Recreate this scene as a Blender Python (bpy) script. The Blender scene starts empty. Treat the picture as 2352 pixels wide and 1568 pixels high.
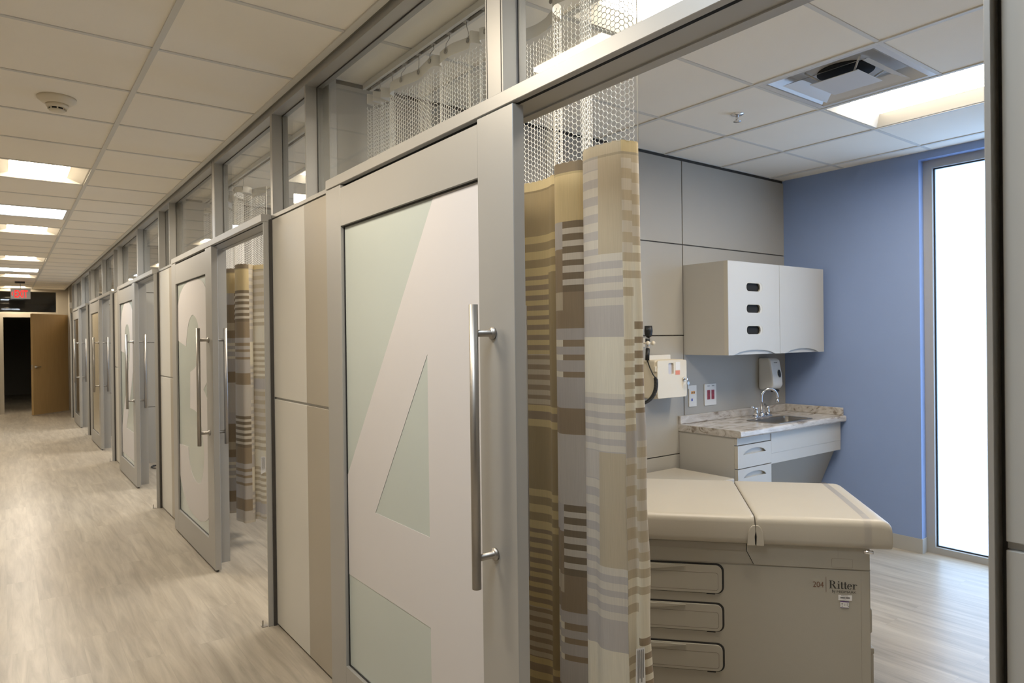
import bpy, bmesh, math, random
from mathutils import Vector, Matrix
random.seed(7)
D = bpy.data
COL = bpy.context.scene.collection
PI = math.pi
CEIL = 2.741
CAMZ = 1.505

# ------------------------------------------------------------------ materials
def nt(name):
    m = D.materials.new(name); m.use_nodes = True
    t = m.node_tree; t.nodes.clear()
    out = t.nodes.new('ShaderNodeOutputMaterial')
    return m, t, out
def N(t, kind, **kw):
    n = t.nodes.new(kind)
    for k, v in kw.items():
        if k in n.inputs.keys(): n.inputs[k].default_value = v
        else: setattr(n, k, v)
    return n
def L(t, a, b): t.links.new(a, b)
def pbr(name, col, rough=.5, metal=0., noise=0., nscale=20., bump=0., bscale=60., spec=.5, coat=0., stretch=None):
    m, t, out = nt(name)
    p = N(t, 'ShaderNodeBsdfPrincipled')
    p.inputs['Roughness'].default_value = rough
    p.inputs['Metallic'].default_value = metal
    p.inputs['Specular IOR Level'].default_value = spec
    if coat: p.inputs['Coat Weight'].default_value = coat; p.inputs['Coat Roughness'].default_value = .15
    tc = N(t, 'ShaderNodeTexCoord')
    src = tc.outputs['Object']
    if stretch:
        mp = N(t, 'ShaderNodeMapping'); mp.inputs['Scale'].default_value = stretch
        L(t, src, mp.inputs['Vector']); src = mp.outputs[0]
    if noise:
        nz = N(t, 'ShaderNodeTexNoise', Scale=nscale, Detail=4.)
        L(t, src, nz.inputs['Vector'])
        mx = N(t, 'ShaderNodeMix'); mx.data_type = 'RGBA'
        mx.inputs[6].default_value = (*[c*(1-noise) for c in col], 1)
        mx.inputs[7].default_value = (*[min(1, c*(1+noise)) for c in col], 1)
        L(t, nz.outputs[0], mx.inputs[0]); L(t, mx.outputs[2], p.inputs['Base Color'])
    else:
        p.inputs['Base Color'].default_value = (*col, 1)
    if bump:
        nb = N(t, 'ShaderNodeTexNoise', Scale=bscale, Detail=3.)
        L(t, src, nb.inputs['Vector'])
        b = N(t, 'ShaderNodeBump', Strength=bump, Distance=.002)
        L(t, nb.outputs[0], b.inputs['Height']); L(t, b.outputs[0], p.inputs['Normal'])
    L(t, p.outputs[0], out.inputs[0])
    return m
def emis(name, col, s):
    m, t, out = nt(name)
    e = N(t, 'ShaderNodeEmission', Color=(*col, 1), Strength=s)
    L(t, e.outputs[0], out.inputs[0]); return m
def glassmat(name, tint=(1, 1, 1), refl=1.0):
    m, t, out = nt(name)
    tr = N(t, 'ShaderNodeBsdfTransparent', Color=(*tint, 1))
    gl = N(t, 'ShaderNodeBsdfGlossy', Roughness=.02)
    lw = N(t, 'ShaderNodeLayerWeight'); lw.inputs['Blend'].default_value = .5
    pw = N(t, 'ShaderNodeMath', operation='POWER'); pw.inputs[1].default_value = 5.
    L(t, lw.outputs['Facing'], pw.inputs[0])
    fr = N(t, 'ShaderNodeMath', operation='MULTIPLY_ADD'); fr.inputs[1].default_value = .96; fr.inputs[2].default_value = .04
    L(t, pw.outputs[0], fr.inputs[0])
    mu = N(t, 'ShaderNodeMath', operation='MULTIPLY'); mu.inputs[1].default_value = refl; mu.use_clamp = True
    mx = N(t, 'ShaderNodeMixShader')
    L(t, fr.outputs[0], mu.inputs[0]); L(t, mu.outputs[0], mx.inputs[0])
    L(t, tr.outputs[0], mx.inputs[1]); L(t, gl.outputs[0], mx.inputs[2]); L(t, mx.outputs[0], out.inputs[0])
    return m

M = {}
M['metal'] = pbr('satin_aluminium', (.43, .425, .41), .42, .3, noise=.03, nscale=3)
M['metal_dark'] = pbr('dark_reveal', (.05, .045, .04), .6)
M['cream_panel'] = pbr('cream_laminate', (.66, .645, .60), .42, noise=.02, nscale=6)
M['tan_panel'] = pbr('tan_laminate', (.41, .37, .30), .42, noise=.03, nscale=6)
M['room_panel'] = pbr('grey_laminate', (.385, .367, .327), .5, noise=.02, nscale=5)
M['tile'] = pbr('ceiling_tile', (.87, .82, .73), .95, noise=.035, nscale=2.2, bump=.25, bscale=260, spec=.1)
M['tee'] = pbr('ceiling_tee', (.64, .625, .585), .6)
M['blue'] = pbr('blue_paint', (.25, .34, .565), .55, noise=.02, nscale=8, bump=.15, bscale=250)
M['vinyl_base'] = pbr('grey_vinyl_base', (.42, .41, .38), .5)
M['cab'] = pbr('cabinet_laminate', (.475, .46, .425), .38, noise=.015, nscale=9)
M['cab_edge'] = pbr('cabinet_edge_band', (.53, .50, .43), .4)
M['black'] = pbr('black_plastic', (.012, .012, .013), .45)
M['void'] = pbr('black_void', (.006, .006, .006), .9)
M['white_plastic'] = pbr('white_plastic', (.72, .71, .68), .4)
M['cream_plastic'] = pbr('cream_plastic', (.70, .63, .50), .4, noise=.02)
M['upholstery'] = pbr('cream_upholstery', (.45, .415, .35), .42, noise=.02, nscale=8, bump=.12, bscale=300)
M['table_body'] = pbr('table_body_enamel', (.385, .36, .305), .5, noise=.015, nscale=30, bump=.1, bscale=400)
M['table_trim'] = pbr('table_trim', (.33, .30, .25), .5)
M['table_line'] = pbr('table_moulding_line', (.20, .18, .15), .6)
M['chrome'] = pbr('chrome', (.75, .75, .77), .12, 1.)
M['steel'] = pbr('brushed_steel', (.42, .40, .375), .45, 1., noise=.08, nscale=40, stretch=(1, 1, .03))
M['sink_steel'] = pbr('sink_steel', (.40, .38, .35), .3, 1., noise=.06, nscale=30)
M['red'] = pbr('red_receptacle', (.30, .02, .03), .45)
M['orange'] = pbr('orange_label', (.72, .24, .14), .5)
M['orange_jack'] = pbr('orange_jack', (.8, .35, .03), .5)
M['blue_jack'] = pbr('blue_jack', (.02, .05, .35), .5)
M['paper'] = pbr('paper_label', (.78, .77, .76), .6)
M['lilac'] = pbr('lilac_window', (.50, .47, .48), .3)
M['purple'] = pbr('purple_ink', (.10, .04, .20), .6)
M['ink'] = pbr('black_ink', (.03, .028, .026), .6)
M['ink_brown'] = pbr('brown_ink', (.16, .08, .05), .6)
M['grey_ink'] = pbr('grey_ink', (.25, .24, .23), .6)
M['thread'] = pbr('white_thread', (.90, .88, .84), .8, spec=.2)
M['band'] = pbr('white_webbing', (.74, .71, .65), .8, spec=.2)
M['frost'] = pbr('frosted_green_glass', (.53, .585, .565), .22, noise=.02, nscale=2)
M['frost_dark'] = pbr('smoked_glass', (.06, .062, .055), .15)
M['frost_tan'] = pbr('tan_frosted_glass', (.45, .40, .30), .25)
M['vinyl'] = pbr('white_vinyl_film', (.66, .645, .66), .5)
M['clear'] = glassmat('clear_glass', (.96, .97, .965), 1.0)
M['film'] = glassmat('clear_strap', (.97, .97, .985), .9)
M['trim_cream'] = pbr('cream_paint', (.40, .365, .30), .45)
M['plain_wall'] = pbr('corridor_paint', (.43, .40, .345), .6, noise=.02, nscale=6)
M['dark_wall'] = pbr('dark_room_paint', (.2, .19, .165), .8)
M['troffer'] = pbr('troffer_enamel', (.64, .60, .52), .5)
M['vent_white'] = pbr('vent_enamel', (.66, .65, .63), .25, coat=.3)
M['corr_lens'] = emis('warm_lens', (1., .85, .645), 28.)
M['panel_lens'] = emis('cool_lens', (.80, .90, 1.), 12.)
M['room_lens'] = emis('room_lens', (1., .90, .76), 14.5)
M['exit_red'] = emis('exit_red', (1., .035, .03), .75)
M['acrylic'] = pbr('exit_acrylic', (.27, .26, .26), .3)
M['wood'] = None

def wood_mat():
    m, t, out = nt('maple_veneer')
    p = N(t, 'ShaderNodeBsdfPrincipled', Roughness=.4)
    tc = N(t, 'ShaderNodeTexCoord'); mp = N(t, 'ShaderNodeMapping'); mp.inputs['Scale'].default_value = (9, 9, .6)
    nz = N(t, 'ShaderNodeTexNoise', Scale=4., Detail=6., Distortion=.6)
    cr = N(t, 'ShaderNodeValToRGB')
    cr.color_ramp.elements[0].color = (.34, .225, .098, 1); cr.color_ramp.elements[1].color = (.45, .305, .14, 1)
    L(t, tc.outputs['Object'], mp.inputs[0]); L(t, mp.outputs[0], nz.inputs['Vector']); L(t, nz.outputs[0], cr.inputs[0])
    L(t, cr.outputs[0], p.inputs['Base Color']); L(t, p.outputs[0], out.inputs[0]); return m
M['wood'] = wood_mat()

def floor_mat():
    m, t, out = nt('pale_oak_vinyl_planks')
    p = N(t, 'ShaderNodeBsdfPrincipled', Roughness=.33)
    p.inputs['Specular IOR Level'].default_value = .45
    tc = N(t, 'ShaderNodeTexCoord')
    mp = N(t, 'ShaderNodeMapping'); mp.inputs['Rotation'].default_value = (0, 0, PI/2)
    L(t, tc.outputs['Object'], mp.inputs[0])
    br = N(t, 'ShaderNodeTexBrick', Scale=1.)
    br.inputs['Color1'].default_value = (0, 0, 0, 1); br.inputs['Color2'].default_value = (1, 1, 1, 1)
    br.inputs['Mortar'].default_value = (.5, .5, .5, 1)
    br.inputs['Mortar Size'].default_value = .0008; br.inputs['Brick Width'].default_value = 1.22; br.inputs['Row Height'].default_value = .152
    br.offset = .37
    L(t, mp.outputs[0], br.inputs['Vector'])
    # long grain
    mg = N(t, 'ShaderNodeMapping'); mg.inputs['Scale'].default_value = (14, 1.1, 1)
    L(t, tc.outputs['Object'], mg.inputs[0])
    add = N(t, 'ShaderNodeVectorMath', operation='ADD')
    sc = N(t, 'ShaderNodeVectorMath', operation='SCALE'); sc.inputs['Scale'].default_value = 37.
    L(t, br.outputs[0], sc.inputs[0]); L(t, mg.outputs[0], add.inputs[0]); L(t, sc.outputs[0], add.inputs[1])
    n1 = N(t, 'ShaderNodeTexNoise', Scale=1.6, Detail=7., Roughness=.62, Distortion=.5)
    L(t, add.outputs[0], n1.inputs['Vector'])
    n2 = N(t, 'ShaderNodeTexNoise', Scale=1.3, Detail=2.)
    mb = N(t, 'ShaderNodeMapping'); mb.inputs['Scale'].default_value = (2.2, .8, 1)
    L(t, tc.outputs['Object'], mb.inputs[0]); L(t, mb.outputs[0], n2.inputs['Vector'])
    cr = N(t, 'ShaderNodeValToRGB'); e = cr.color_ramp.elements
    e[0].position = .28; e[0].color = (.315, .278, .228, 1); e[1].position = .68; e[1].color = (.52, .472, .40, 1)
    L(t, n1.outputs[0], cr.inputs[0])
    mx = N(t, 'ShaderNodeMix'); mx.data_type = 'RGBA'; mx.blend_type = 'MULTIPLY'; mx.inputs[0].default_value = 1.
    c2 = N(t, 'ShaderNodeValToRGB'); c2.color_ramp.elements[0].color = (.90, .89, .88, 1); c2.color_ramp.elements[1].color = (1, 1, 1, 1)
    L(t, br.outputs[0], c2.inputs[0])
    L(t, cr.outputs[0], mx.inputs[6]); L(t, c2.outputs[0], mx.inputs[7])
    m2 = N(t, 'ShaderNodeMix'); m2.data_type = 'RGBA'; m2.blend_type = 'MULTIPLY'; m2.inputs[0].default_value = 1.
    c3 = N(t, 'ShaderNodeValToRGB'); c3.color_ramp.elements[0].position = .35; c3.color_ramp.elements[1].position = .65
    c3.color_ramp.elements[0].color = (.93, .93, .92, 1); c3.color_ramp.elements[1].color = (1.04, 1.03, 1.0, 1)
    L(t, n2.outputs[0], c3.inputs[0]); L(t, mx.outputs[2], m2.inputs[6]); L(t, c3.outputs[0], m2.inputs[7])
    m3 = N(t, 'ShaderNodeMix'); m3.data_type = 'RGBA'; m3.inputs[7].default_value = (.30, .27, .23, 1)
    mf = N(t, 'ShaderNodeMath', operation='MULTIPLY'); mf.inputs[1].default_value = .45
    L(t, br.outputs['Fac'], mf.inputs[0]); L(t, mf.outputs[0], m3.inputs[0]); L(t, m2.outputs[2], m3.inputs[6])
    L(t, m3.outputs[2], p.inputs['Base Color'])
    L(t, p.outputs[0], out.inputs[0]); return m
M['floor'] = floor_mat()

def marble_mat():
    m, t, out = nt('marble_laminate')
    p = N(t, 'ShaderNodeBsdfPrincipled', Roughness=.22)
    tc = N(t, 'ShaderNodeTexCoord'); mp = N(t, 'ShaderNodeMapping'); mp.inputs['Scale'].default_value = (2.6, 6, 9); mp.inputs['Rotation'].default_value = (0, 0, .35); mp.inputs['Location'].default_value = (.7, .2, .4)
    nz = N(t, 'ShaderNodeTexNoise', Scale=1.7, Detail=8., Roughness=.65, Distortion=1.6)
    cr = N(t, 'ShaderNodeValToRGB'); e = cr.color_ramp.elements
    e[0].position = .30; e[0].color = (.16, .13, .10, 1)
    e[1].position = .66; e[1].color = (.60, .575, .545, 1)
    a = e.new(.40); a.color = (.30, .26, .22, 1)
    a = e.new(.46); a.color = (.46, .425, .385, 1)
    L(t, tc.outputs['Object'], mp.inputs[0]); L(t, mp.outputs[0], nz.inputs['Vector']); L(t, nz.outputs[0], cr.inputs[0])
    L(t, cr.outputs[0], p.inputs['Base Color']); L(t, p.outputs[0], out.inputs[0]); return m
M['marble'] = marble_mat()

def cloth_mat():
    m, t, out = nt('woven_plaid_cloth')
    at = N(t, 'ShaderNodeVertexColor'); at.layer_name = 'weave_and_light'
    tc = N(t, 'ShaderNodeTexCoord'); mp = N(t, 'ShaderNodeMapping'); mp.inputs['Scale'].default_value = (420, 420, 12)
    nz = N(t, 'ShaderNodeTexNoise', Scale=1., Detail=3.)
    L(t, tc.outputs['Object'], mp.inputs[0]); L(t, mp.outputs[0], nz.inputs['Vector'])
    cr = N(t, 'ShaderNodeValToRGB'); cr.color_ramp.elements[0].color = (.86, .86, .86, 1); cr.color_ramp.elements[1].color = (1.1, 1.1, 1.1, 1)
    L(t, nz.outputs[0], cr.inputs[0])
    mx = N(t, 'ShaderNodeMix'); mx.data_type = 'RGBA'; mx.blend_type = 'MULTIPLY'; mx.inputs[0].default_value = 1.
    L(t, at.outputs[0], mx.inputs[6]); L(t, cr.outputs[0], mx.inputs[7])
    p = N(t, 'ShaderNodeBsdfPrincipled', Roughness=.6); p.inputs['Specular IOR Level'].default_value = .3
    p.inputs['Sheen Weight'].default_value = .15
    tr = N(t, 'ShaderNodeBsdfTranslucent')
    ms = N(t, 'ShaderNodeMixShader'); ms.inputs[0].default_value = .25
    L(t, mx.outputs[2], p.inputs['Base Color']); L(t, mx.outputs[2], tr.inputs[0])
    L(t, p.outputs[0], ms.inputs[1]); L(t, tr.outputs[0], ms.inputs[2]); L(t, ms.outputs[0], out.inputs[0]); return m
M['cloth'] = cloth_mat()

def pane_mat():
    m, t, out = nt('frosted_window_glass')
    a = N(t, 'ShaderNodeBsdfTranslucent', Color=(.95, .97, 1, 1))
    b = N(t, 'ShaderNodeBsdfTransparent', Color=(.95, .97, 1, 1))
    x = N(t, 'ShaderNodeMixShader'); x.inputs[0].default_value = .5
    L(t, a.outputs[0], x.inputs[1]); L(t, b.outputs[0], x.inputs[2]); L(t, x.outputs[0], out.inputs[0]); return m
M['pane'] = pane_mat()

# ------------------------------------------------------------------ mesh helpers
def newbm(): return bmesh.new()
def box(bm, x0, x1, y0, y1, z0, z1, bev=0., seg=2):
    t = bmesh.new() if bev else bm
    r = bmesh.ops.create_cube(t, size=1.)
    for v in r['verts']:
        v.co = Vector((x0+(v.co.x+.5)*(x1-x0), y0+(v.co.y+.5)*(y1-y0), z0+(v.co.z+.5)*(z1-z0)))
    if bev:
        bmesh.ops.bevel(t, geom=list(t.edges), offset=bev, segments=seg, profile=.5, affect='EDGES')
        merge(bm, t)
    return bm
def merge(bm, other):
    me = D.meshes.new('tmp'); other.to_mesh(me); other.free(); bm.from_mesh(me); D.meshes.remove(me)
def prism(bm, pts, f0, f1, bev=0.):
    """pts: 2-D outline; f0/f1 map (a,b) to 3-D on the two caps."""
    t = bmesh.new()
    A = [t.verts.new(f0(*p)) for p in pts]; B = [t.verts.new(f1(*p)) for p in pts]
    n = len(pts)
    t.faces.new(A); t.faces.new(B[::-1])
    for i in range(n): t.faces.new((A[i], B[i], B[(i+1) % n], A[(i+1) % n]))
    bmesh.ops.recalc_face_normals(t, faces=t.faces)
    if bev: bmesh.ops.bevel(t, geom=list(t.edges), offset=bev, segments=2, profile=.5, affect='EDGES')
    big = [f for f in t.faces if len(f.verts) > 4]
    if big: bmesh.ops.triangulate(t, faces=big)
    merge(bm, t); return bm
def tube(bm, pts, r, seg=12, cap=True):
    pts = [Vector(p) for p in pts]; n = len(pts)
    rr = r if isinstance(r, (list, tuple)) else [r]*n
    up = None; rings = []
    for i, p in enumerate(pts):
        d = (pts[min(i+1, n-1)]-pts[max(i-1, 0)]).normalized()
        if up is None:
            up = Vector((0, 0, 1)) if abs(d.z) < .9 else Vector((1, 0, 0))
        a = (up-d*up.dot(d)).normalized(); b = d.cross(a); up = a
        rings.append([bm.verts.new(p+(a*math.cos(2*PI*k/seg)+b*math.sin(2*PI*k/seg))*rr[i]) for k in range(seg)])
    fs = []
    for i in range(n-1):
        for k in range(seg):
            f = bm.faces.new((rings[i][k], rings[i][(k+1) % seg], rings[i+1][(k+1) % seg], rings[i+1][k])); f.smooth = True
    if cap:
        bm.faces.new(rings[0][::-1]); bm.faces.new(rings[-1])
    return bm
def lathe(bm, c, prof, axis='z', seg=32, smooth=True):
    """prof: list of (radius, height)."""
    c = Vector(c)
    def P(r, h, k):
        a = 2*PI*k/seg
        if axis == 'z': return c+Vector((r*math.cos(a), r*math.sin(a), h))
        if axis == 'x': return c+Vector((h, r*math.cos(a), r*math.sin(a)))
        return c+Vector((r*math.cos(a), h, r*math.sin(a)))
    rings = [[bm.verts.new(P(max(r, 1e-5), h, k)) for k in range(seg)] for r, h in prof]
    for i in range(len(rings)-1):
        for k in range(seg):
            f = bm.faces.new((rings[i][k], rings[i][(k+1) % seg], rings[i+1][(k+1) % seg], rings[i+1][k])); f.smooth = smooth
    bm.faces.new(rings[0]); bm.faces.new(rings[-1])
    return bm
def quad(bm, *ps):
    return bm.faces.new([bm.verts.new(p) for p in ps])
def obj(name, bm, mat, parent=None, smooth=False, recalc=True):
    if recalc: bmesh.ops.recalc_face_normals(bm, faces=bm.faces)
    me = D.meshes.new(name); bm.to_mesh(me); bm.free()
    if smooth:
        for p in me.polygons: p.use_smooth = True
    me.materials.append(M[mat] if isinstance(mat, str) else mat)
    o = D.objects.new(name, me); COL.objects.link(o)
    if parent is not None:
        o.parent = parent
        o.matrix_parent_inverse = parent.matrix_basis.inverted()
    return o
def tag(o, label, cat, group=None, kind=None):
    o['label'] = label; o['category'] = cat
    if group: o['group'] = group
    if kind: o['kind'] = kind
    return o
def thing(name, loc, label, cat, group=None, kind=None):
    o = D.objects.new(name, None); COL.objects.link(o); o.location = loc; o.empty_display_size = .1
    bpy.context.view_layer.update()
    return tag(o, label, cat, group, kind)
def copy_tree(o, offset, label=None, name=None):
    r = o.copy(); COL.objects.link(r)
    if name: r.name = name
    r.location = Vector(o.location)+Vector(offset)
    if label: r['label'] = label
    def rec(src, dst):
        for ch in src.children:
            c = ch.copy(); COL.objects.link(c); c.parent = dst
            c.matrix_parent_inverse = ch.matrix_parent_inverse.copy()
            rec(ch, c)
    rec(o, r)
    return r
def text_bm(bm, s, f, size=1., sx=1., thick=0.):
    """Built-in font outline mapped by f(a,b)->3-D; returns the width."""
    cu = D.curves.new('lettering', 'FONT'); cu.body = s; cu.size = size; cu.offset = thick
    cu.resolution_u = 4
    o = D.objects.new('lettering', cu); COL.objects.link(o)
    dg = bpy.context.evaluated_depsgraph_get()
    me = o.evaluated_get(dg).to_mesh()
    vs = [v.co.copy() for v in me.vertices]; fs = [list(p.vertices) for p in me.polygons]
    w = max(v.x for v in vs)*sx if vs else 0
    nv = [bm.verts.new(f(v.x*sx, v.y)) for v in vs]
    for p in fs:
        try: bm.faces.new([nv[i] for i in p])
        except ValueError: pass
    o.evaluated_get(dg).to_mesh_clear()
    D.objects.remove(o); D.curves.remove(cu)
    return w
def rrect(x0, x1, y0, y1, r, n=5):
    out = []
    for cx, cy, a0 in ((x1-r, y1-r, 0), (x0+r, y1-r, 90), (x0+r, y0+r, 180), (x1-r, y0+r, 270)):
        for k in range(n+1):
            a = math.radians(a0+90*k/n); out.append((cx+r*math.cos(a), cy+r*math.sin(a)))
    return out
def ring_prism(bm, outer, inner, f0, f1):
    n = len(outer)
    for f in (f0, f1):
        A = [bm.verts.new(f(*p)) for p in outer]; B = [bm.verts.new(f(*p)) for p in inner]
        for i in range(n): bm.faces.new((A[i], A[(i+1) % n], B[(i+1) % n], B[i]))
        if f is f0: A0, B0 = A, B
    for i in range(n):
        j = (i+1) % n
        bm.faces.new((A0[i], A0[j], A[j], A[i])); bm.faces.new((B0[i], B0[j], B[j], B[i]))
    return bm

# ------------------------------------------------------------------ layout constants
SH = [0., 3.28, 6.53, 9.73, 12.95]            # bay offsets along the corridor
POST = [.365, 3.66, 6.92, 10.06, 13.20, 16.62]  # y of the jamb post at the near side of each opening
XR = 5.02                                       # blue exterior wall
Y_END = 18.45
X_L = -1.30
Y_BACK = -2.6
NAMES = ['4', '3', '2', '1', 'dark']
BAYW = ['door 4', 'door 3', 'door 2', 'the tan-glass door', 'the dark-glass door']

# ------------------------------------------------------------------ floor
bm = newbm(); box(bm, X_L-.1, XR+.25, Y_BACK-.1, 26., -.1, 0.)
tag(obj('floor', bm, 'floor'), 'pale wood-look plank floor running down the corridor and through the exam rooms', 'floor', kind='structure')

# ------------------------------------------------------------------ ceilings
G = .6096; CY0 = 3.18
corr_cells = {}
for k in (-2, 4, 9, 14, 19, 24): corr_cells[k] = 'warm'
for k in (-4, 7, 17): corr_cells[k] = 'cool'
def ceiling_bm(xs, ys, holes):
    b = newbm()
    for i in range(len(xs)-1):
        for j in range(len(ys)-1):
            if (i, j) in holes: continue
            box(b, xs[i], xs[i+1], ys[j], ys[j+1], CEIL, CEIL+.03)
    return b
cxs = [X_L, -.685, -.075, .527, 1.135]
cys = [CY0+G*k for k in range(-9, 26)]; cys = [y for y in cys if Y_BACK < y < Y_END]; cys = [Y_BACK]+cys+[Y_END]
holes = set()
for k in corr_cells:
    y = CY0+G*k
    for j in range(len(cys)-1):
        if abs(cys[j]-y) < .01: holes.add((2, j))
tag(obj('ceiling', ceiling_bm(cxs, cys, holes), 'tile'), 'beige acoustic tile ceiling over the corridor', 'ceiling', kind='structure')
b = newbm(); tw = .012
for x in cxs[1:-1]: box(b, x-tw, x+tw, Y_BACK, Y_END, CEIL-.006, CEIL+.004)
for y in cys[1:-1]:
    for i in range(len(cxs)-1):
        x0, x1 = cxs[i]+tw, cxs[i+1]-tw
        box(b, x0, x1, y-tw*.8, y+tw*.8, CEIL-.004, CEIL+.004)
box(b, 1.105, 1.135, Y_BACK, Y_END, CEIL-.007, CEIL+.004)
box(b, X_L, X_L+.025, Y_BACK, Y_END, CEIL-.005, CEIL+.004)
tag(obj('trim_1', b, 'tee'), 'grey metal grid of tees holding the corridor ceiling tiles', 'ceiling grid', kind='structure')

RX0, RG, RY0 = 2.98, .62, 2.57
for k, s in enumerate(SH):
    y0 = (-.10 if k == 0 else SH[k-1]+3.18)
    y1 = 3.06+s
    xs = [1.235]+[RX0+RG*i for i in range(-2, 4)]+[XR]
    ys = [y0]+[RY0+s-.6*j for j in range(3, -1, -1) if RY0+s-.6*j > y0+.05]+[y1]
    ys = [y0]+[y for y in (RY0+s-.6*j for j in range(4, -1, -1)) if y > y0+.05]+[y1]
    def ci(v, arr): return min(range(len(arr)), key=lambda i: abs(arr[i]-v))
    hs = set()
    for lx in (RX0+RG, RX0-2*RG):
        i = ci(lx, xs)
        for yy in (.77, 1.37): hs.add((i, ci(yy+s, ys)))
    hs.add((ci(RX0, xs), ci(1.37+s, ys)))
    tag(obj('ceiling', ceiling_bm(xs, ys, hs), 'tile'), 'white acoustic tile ceiling inside the exam room behind %s' % BAYW[k], 'ceiling', kind='structure')
    b = newbm()
    for x in xs[1:-1]: box(b, x-tw, x+tw, y0, y1, CEIL-.006, CEIL+.004)
    for y in ys[1:-1]:
        for i in range(len(xs)-1):
            if abs(y-1.37-s) < .01 and i in (ci(RX0+RG, xs), ci(RX0-2*RG, xs)): continue
            box(b, xs[i]+tw, xs[i+1]-tw, y-tw*.8, y+tw*.8, CEIL-.004, CEIL+.004)
    box(b, 1.235, XR, y1-.008, y1, CEIL-.004, CEIL+.004)
    tag(obj('trim_2', b, 'tee'), 'pale metal ceiling tee grid inside the exam room behind %s' % BAYW[k], 'ceiling grid', kind='structure')
# unseen plenum lid, there to keep outside light out
b = newbm(); box(b, X_L-.1, XR+.3, Y_BACK-.1, 26., CEIL+.35, CEIL+.45)
tag(obj('light_block_slab', b, 'dark_wall'), 'unseen dark slab above the ceiling tiles that blocks outside light', 'roof', kind='structure')

# ------------------------------------------------------------------ outer walls
b = newbm(); box(b, X_L-.1, X_L, Y_BACK-.1, Y_END, 0, CEIL+.35)
tag(obj('wall_left', b, 'plain_wall'), 'cream painted corridor wall opposite the row of exam rooms', 'wall', kind='structure')
b = newbm(); box(b, X_L, 1.2, Y_BACK-.1, Y_BACK, 0, CEIL+.35)
tag(obj('wall_back', b, 'plain_wall'), 'cream painted wall closing the corridor behind the viewer', 'wall', kind='structure')
# exterior blue wall per room with a tall window
WY0, WY1, WZ = 1.02, 2.055, 2.69
b = newbm()
prev = -.3
for s in SH:
    box(b, XR, XR+.22, prev, WY0+s, 0, CEIL+.35)
    box(b, XR, XR+.22, WY0+s, WY1+s, WZ, CEIL+.35)
    prev = WY1+s
box(b, XR, XR+.22, prev, 26., 0, CEIL+.35)
tag(obj('wall_right', b, 'blue'), 'blue painted outside wall with a tall narrow frosted window', 'wall', kind='structure')
b = newbm()
prev = -.1
for s in SH:
    box(b, XR-.006, XR, prev, WY0+s, 0, .10); prev = WY1+s
    box(b, XR-.006, XR+.07, prev-.006, prev, 0, .10)
    box(b, XR-.006, XR, prev, prev+.9, 0, .10)
    prev = prev+1.1
tag(obj('baseboard_right', b, 'vinyl_base'), 'grey vinyl base strip along the foot of the blue wall', 'baseboard', kind='structure')
for k, s in enumerate(SH):
    w = thing('window_%d' % (k+1), (XR+.1, (WY0+WY1)/2+s, 0), 'tall narrow frosted window in the blue wall of the room behind %s' % BAYW[k], 'window', kind='structure')
    b = newbm(); fx0, fx1 = XR+.07, XR+.14; fw = .055
    box(b, fx0, fx1, WY0+s, WY0+s+fw, 0, WZ); box(b, fx0, fx1, WY1+s-fw, WY1+s, 0, WZ)
    box(b, fx0, fx1, WY0+s+fw, WY1+s-fw, 0, .045); box(b, fx0, fx1, WY0+s+fw, WY1+s-fw, WZ-.055, WZ)
    obj('window_frame', b, 'metal', w)
    b = newbm()
    y0, y1, z0, z1 = WY0+s+fw, WY1+s-fw, .045, WZ-.055
    g = .008
    for (a0, a1, c0, c1) in ((y0, y0+g, z0, z1), (y1-g, y1, z0, z1), (y0+g, y1-g, z0, z0+g), (y0+g, y1-g, z1-g, z1)): box(b, fx0+.025, fx0+.045, a0, a1, c0, c1)
    obj('gasket', b, 'black', w)
    b = newbm(); box(b, fx0+.031, fx0+.039, y0+g, y1-g, z0+g, z1-g); obj('pane', b, 'pane', w)

# partitions between rooms
def panel_wall(name, y_face, y_back, x0, x1, seams_x, seams_z, label):
    """Reveal-jointed laminate wall: dark core with raised panels on the face towards -y and a plain back."""
    root = thing(name, ((x0+x1)/2, y_face, 0), label, 'wall', kind='structure')
    sgn = 1
    b = newbm(); box(b, x0, x1, y_face+.012, y_back, 0, CEIL+.3); obj('wall_core', b, 'room_panel', root)
    b = newbm(); box(b, x0, x1, y_face+.009, y_face+.0119, 0, CEIL); obj('joint_strip', b, 'metal_dark', root)
    b = newbm(); g = .0045
    ex = [x0]+seams_x+[x1]; ez = [.0]+seams_z+[CEIL-.020]
    for i in range(len(ex)-1):
        for j in range(len(ez)-1):
            box(b, ex[i]+g*(i > 0), ex[i+1]-g*(i < len(ex)-2), y_face, y_face+.0089, ez[j]+g*(j > 0), ez[j+1]-g*.6, .001, 1)
    obj('wall_panel', b, 'room_panel', root)
    return root
for k, s in enumerate(SH):
    panel_wall('wall_partition', 3.06+s, 3.18+s, 1.27, XR, [2.55, 3.77], [.702, 1.513, 2.14],
               'grey laminate panelled partition with dark joints in the room behind %s' % BAYW[k])
    b = newbm(); box(b, 1.235, 1.27, 3.055+s, 3.185+s, 0, CEIL)
    tag(obj('trim_3', b, 'metal'), 'pale metal end post of the partition in the room behind %s' % BAYW[k], 'trim', kind='structure')
b = newbm(); box(b, 1.235, XR, -.22, -.10, 0, CEIL+.3)
tag(obj('wall_near', b, 'room_panel'), 'grey laminate near wall of the exam room behind door 4', 'wall', kind='structure')

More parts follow.
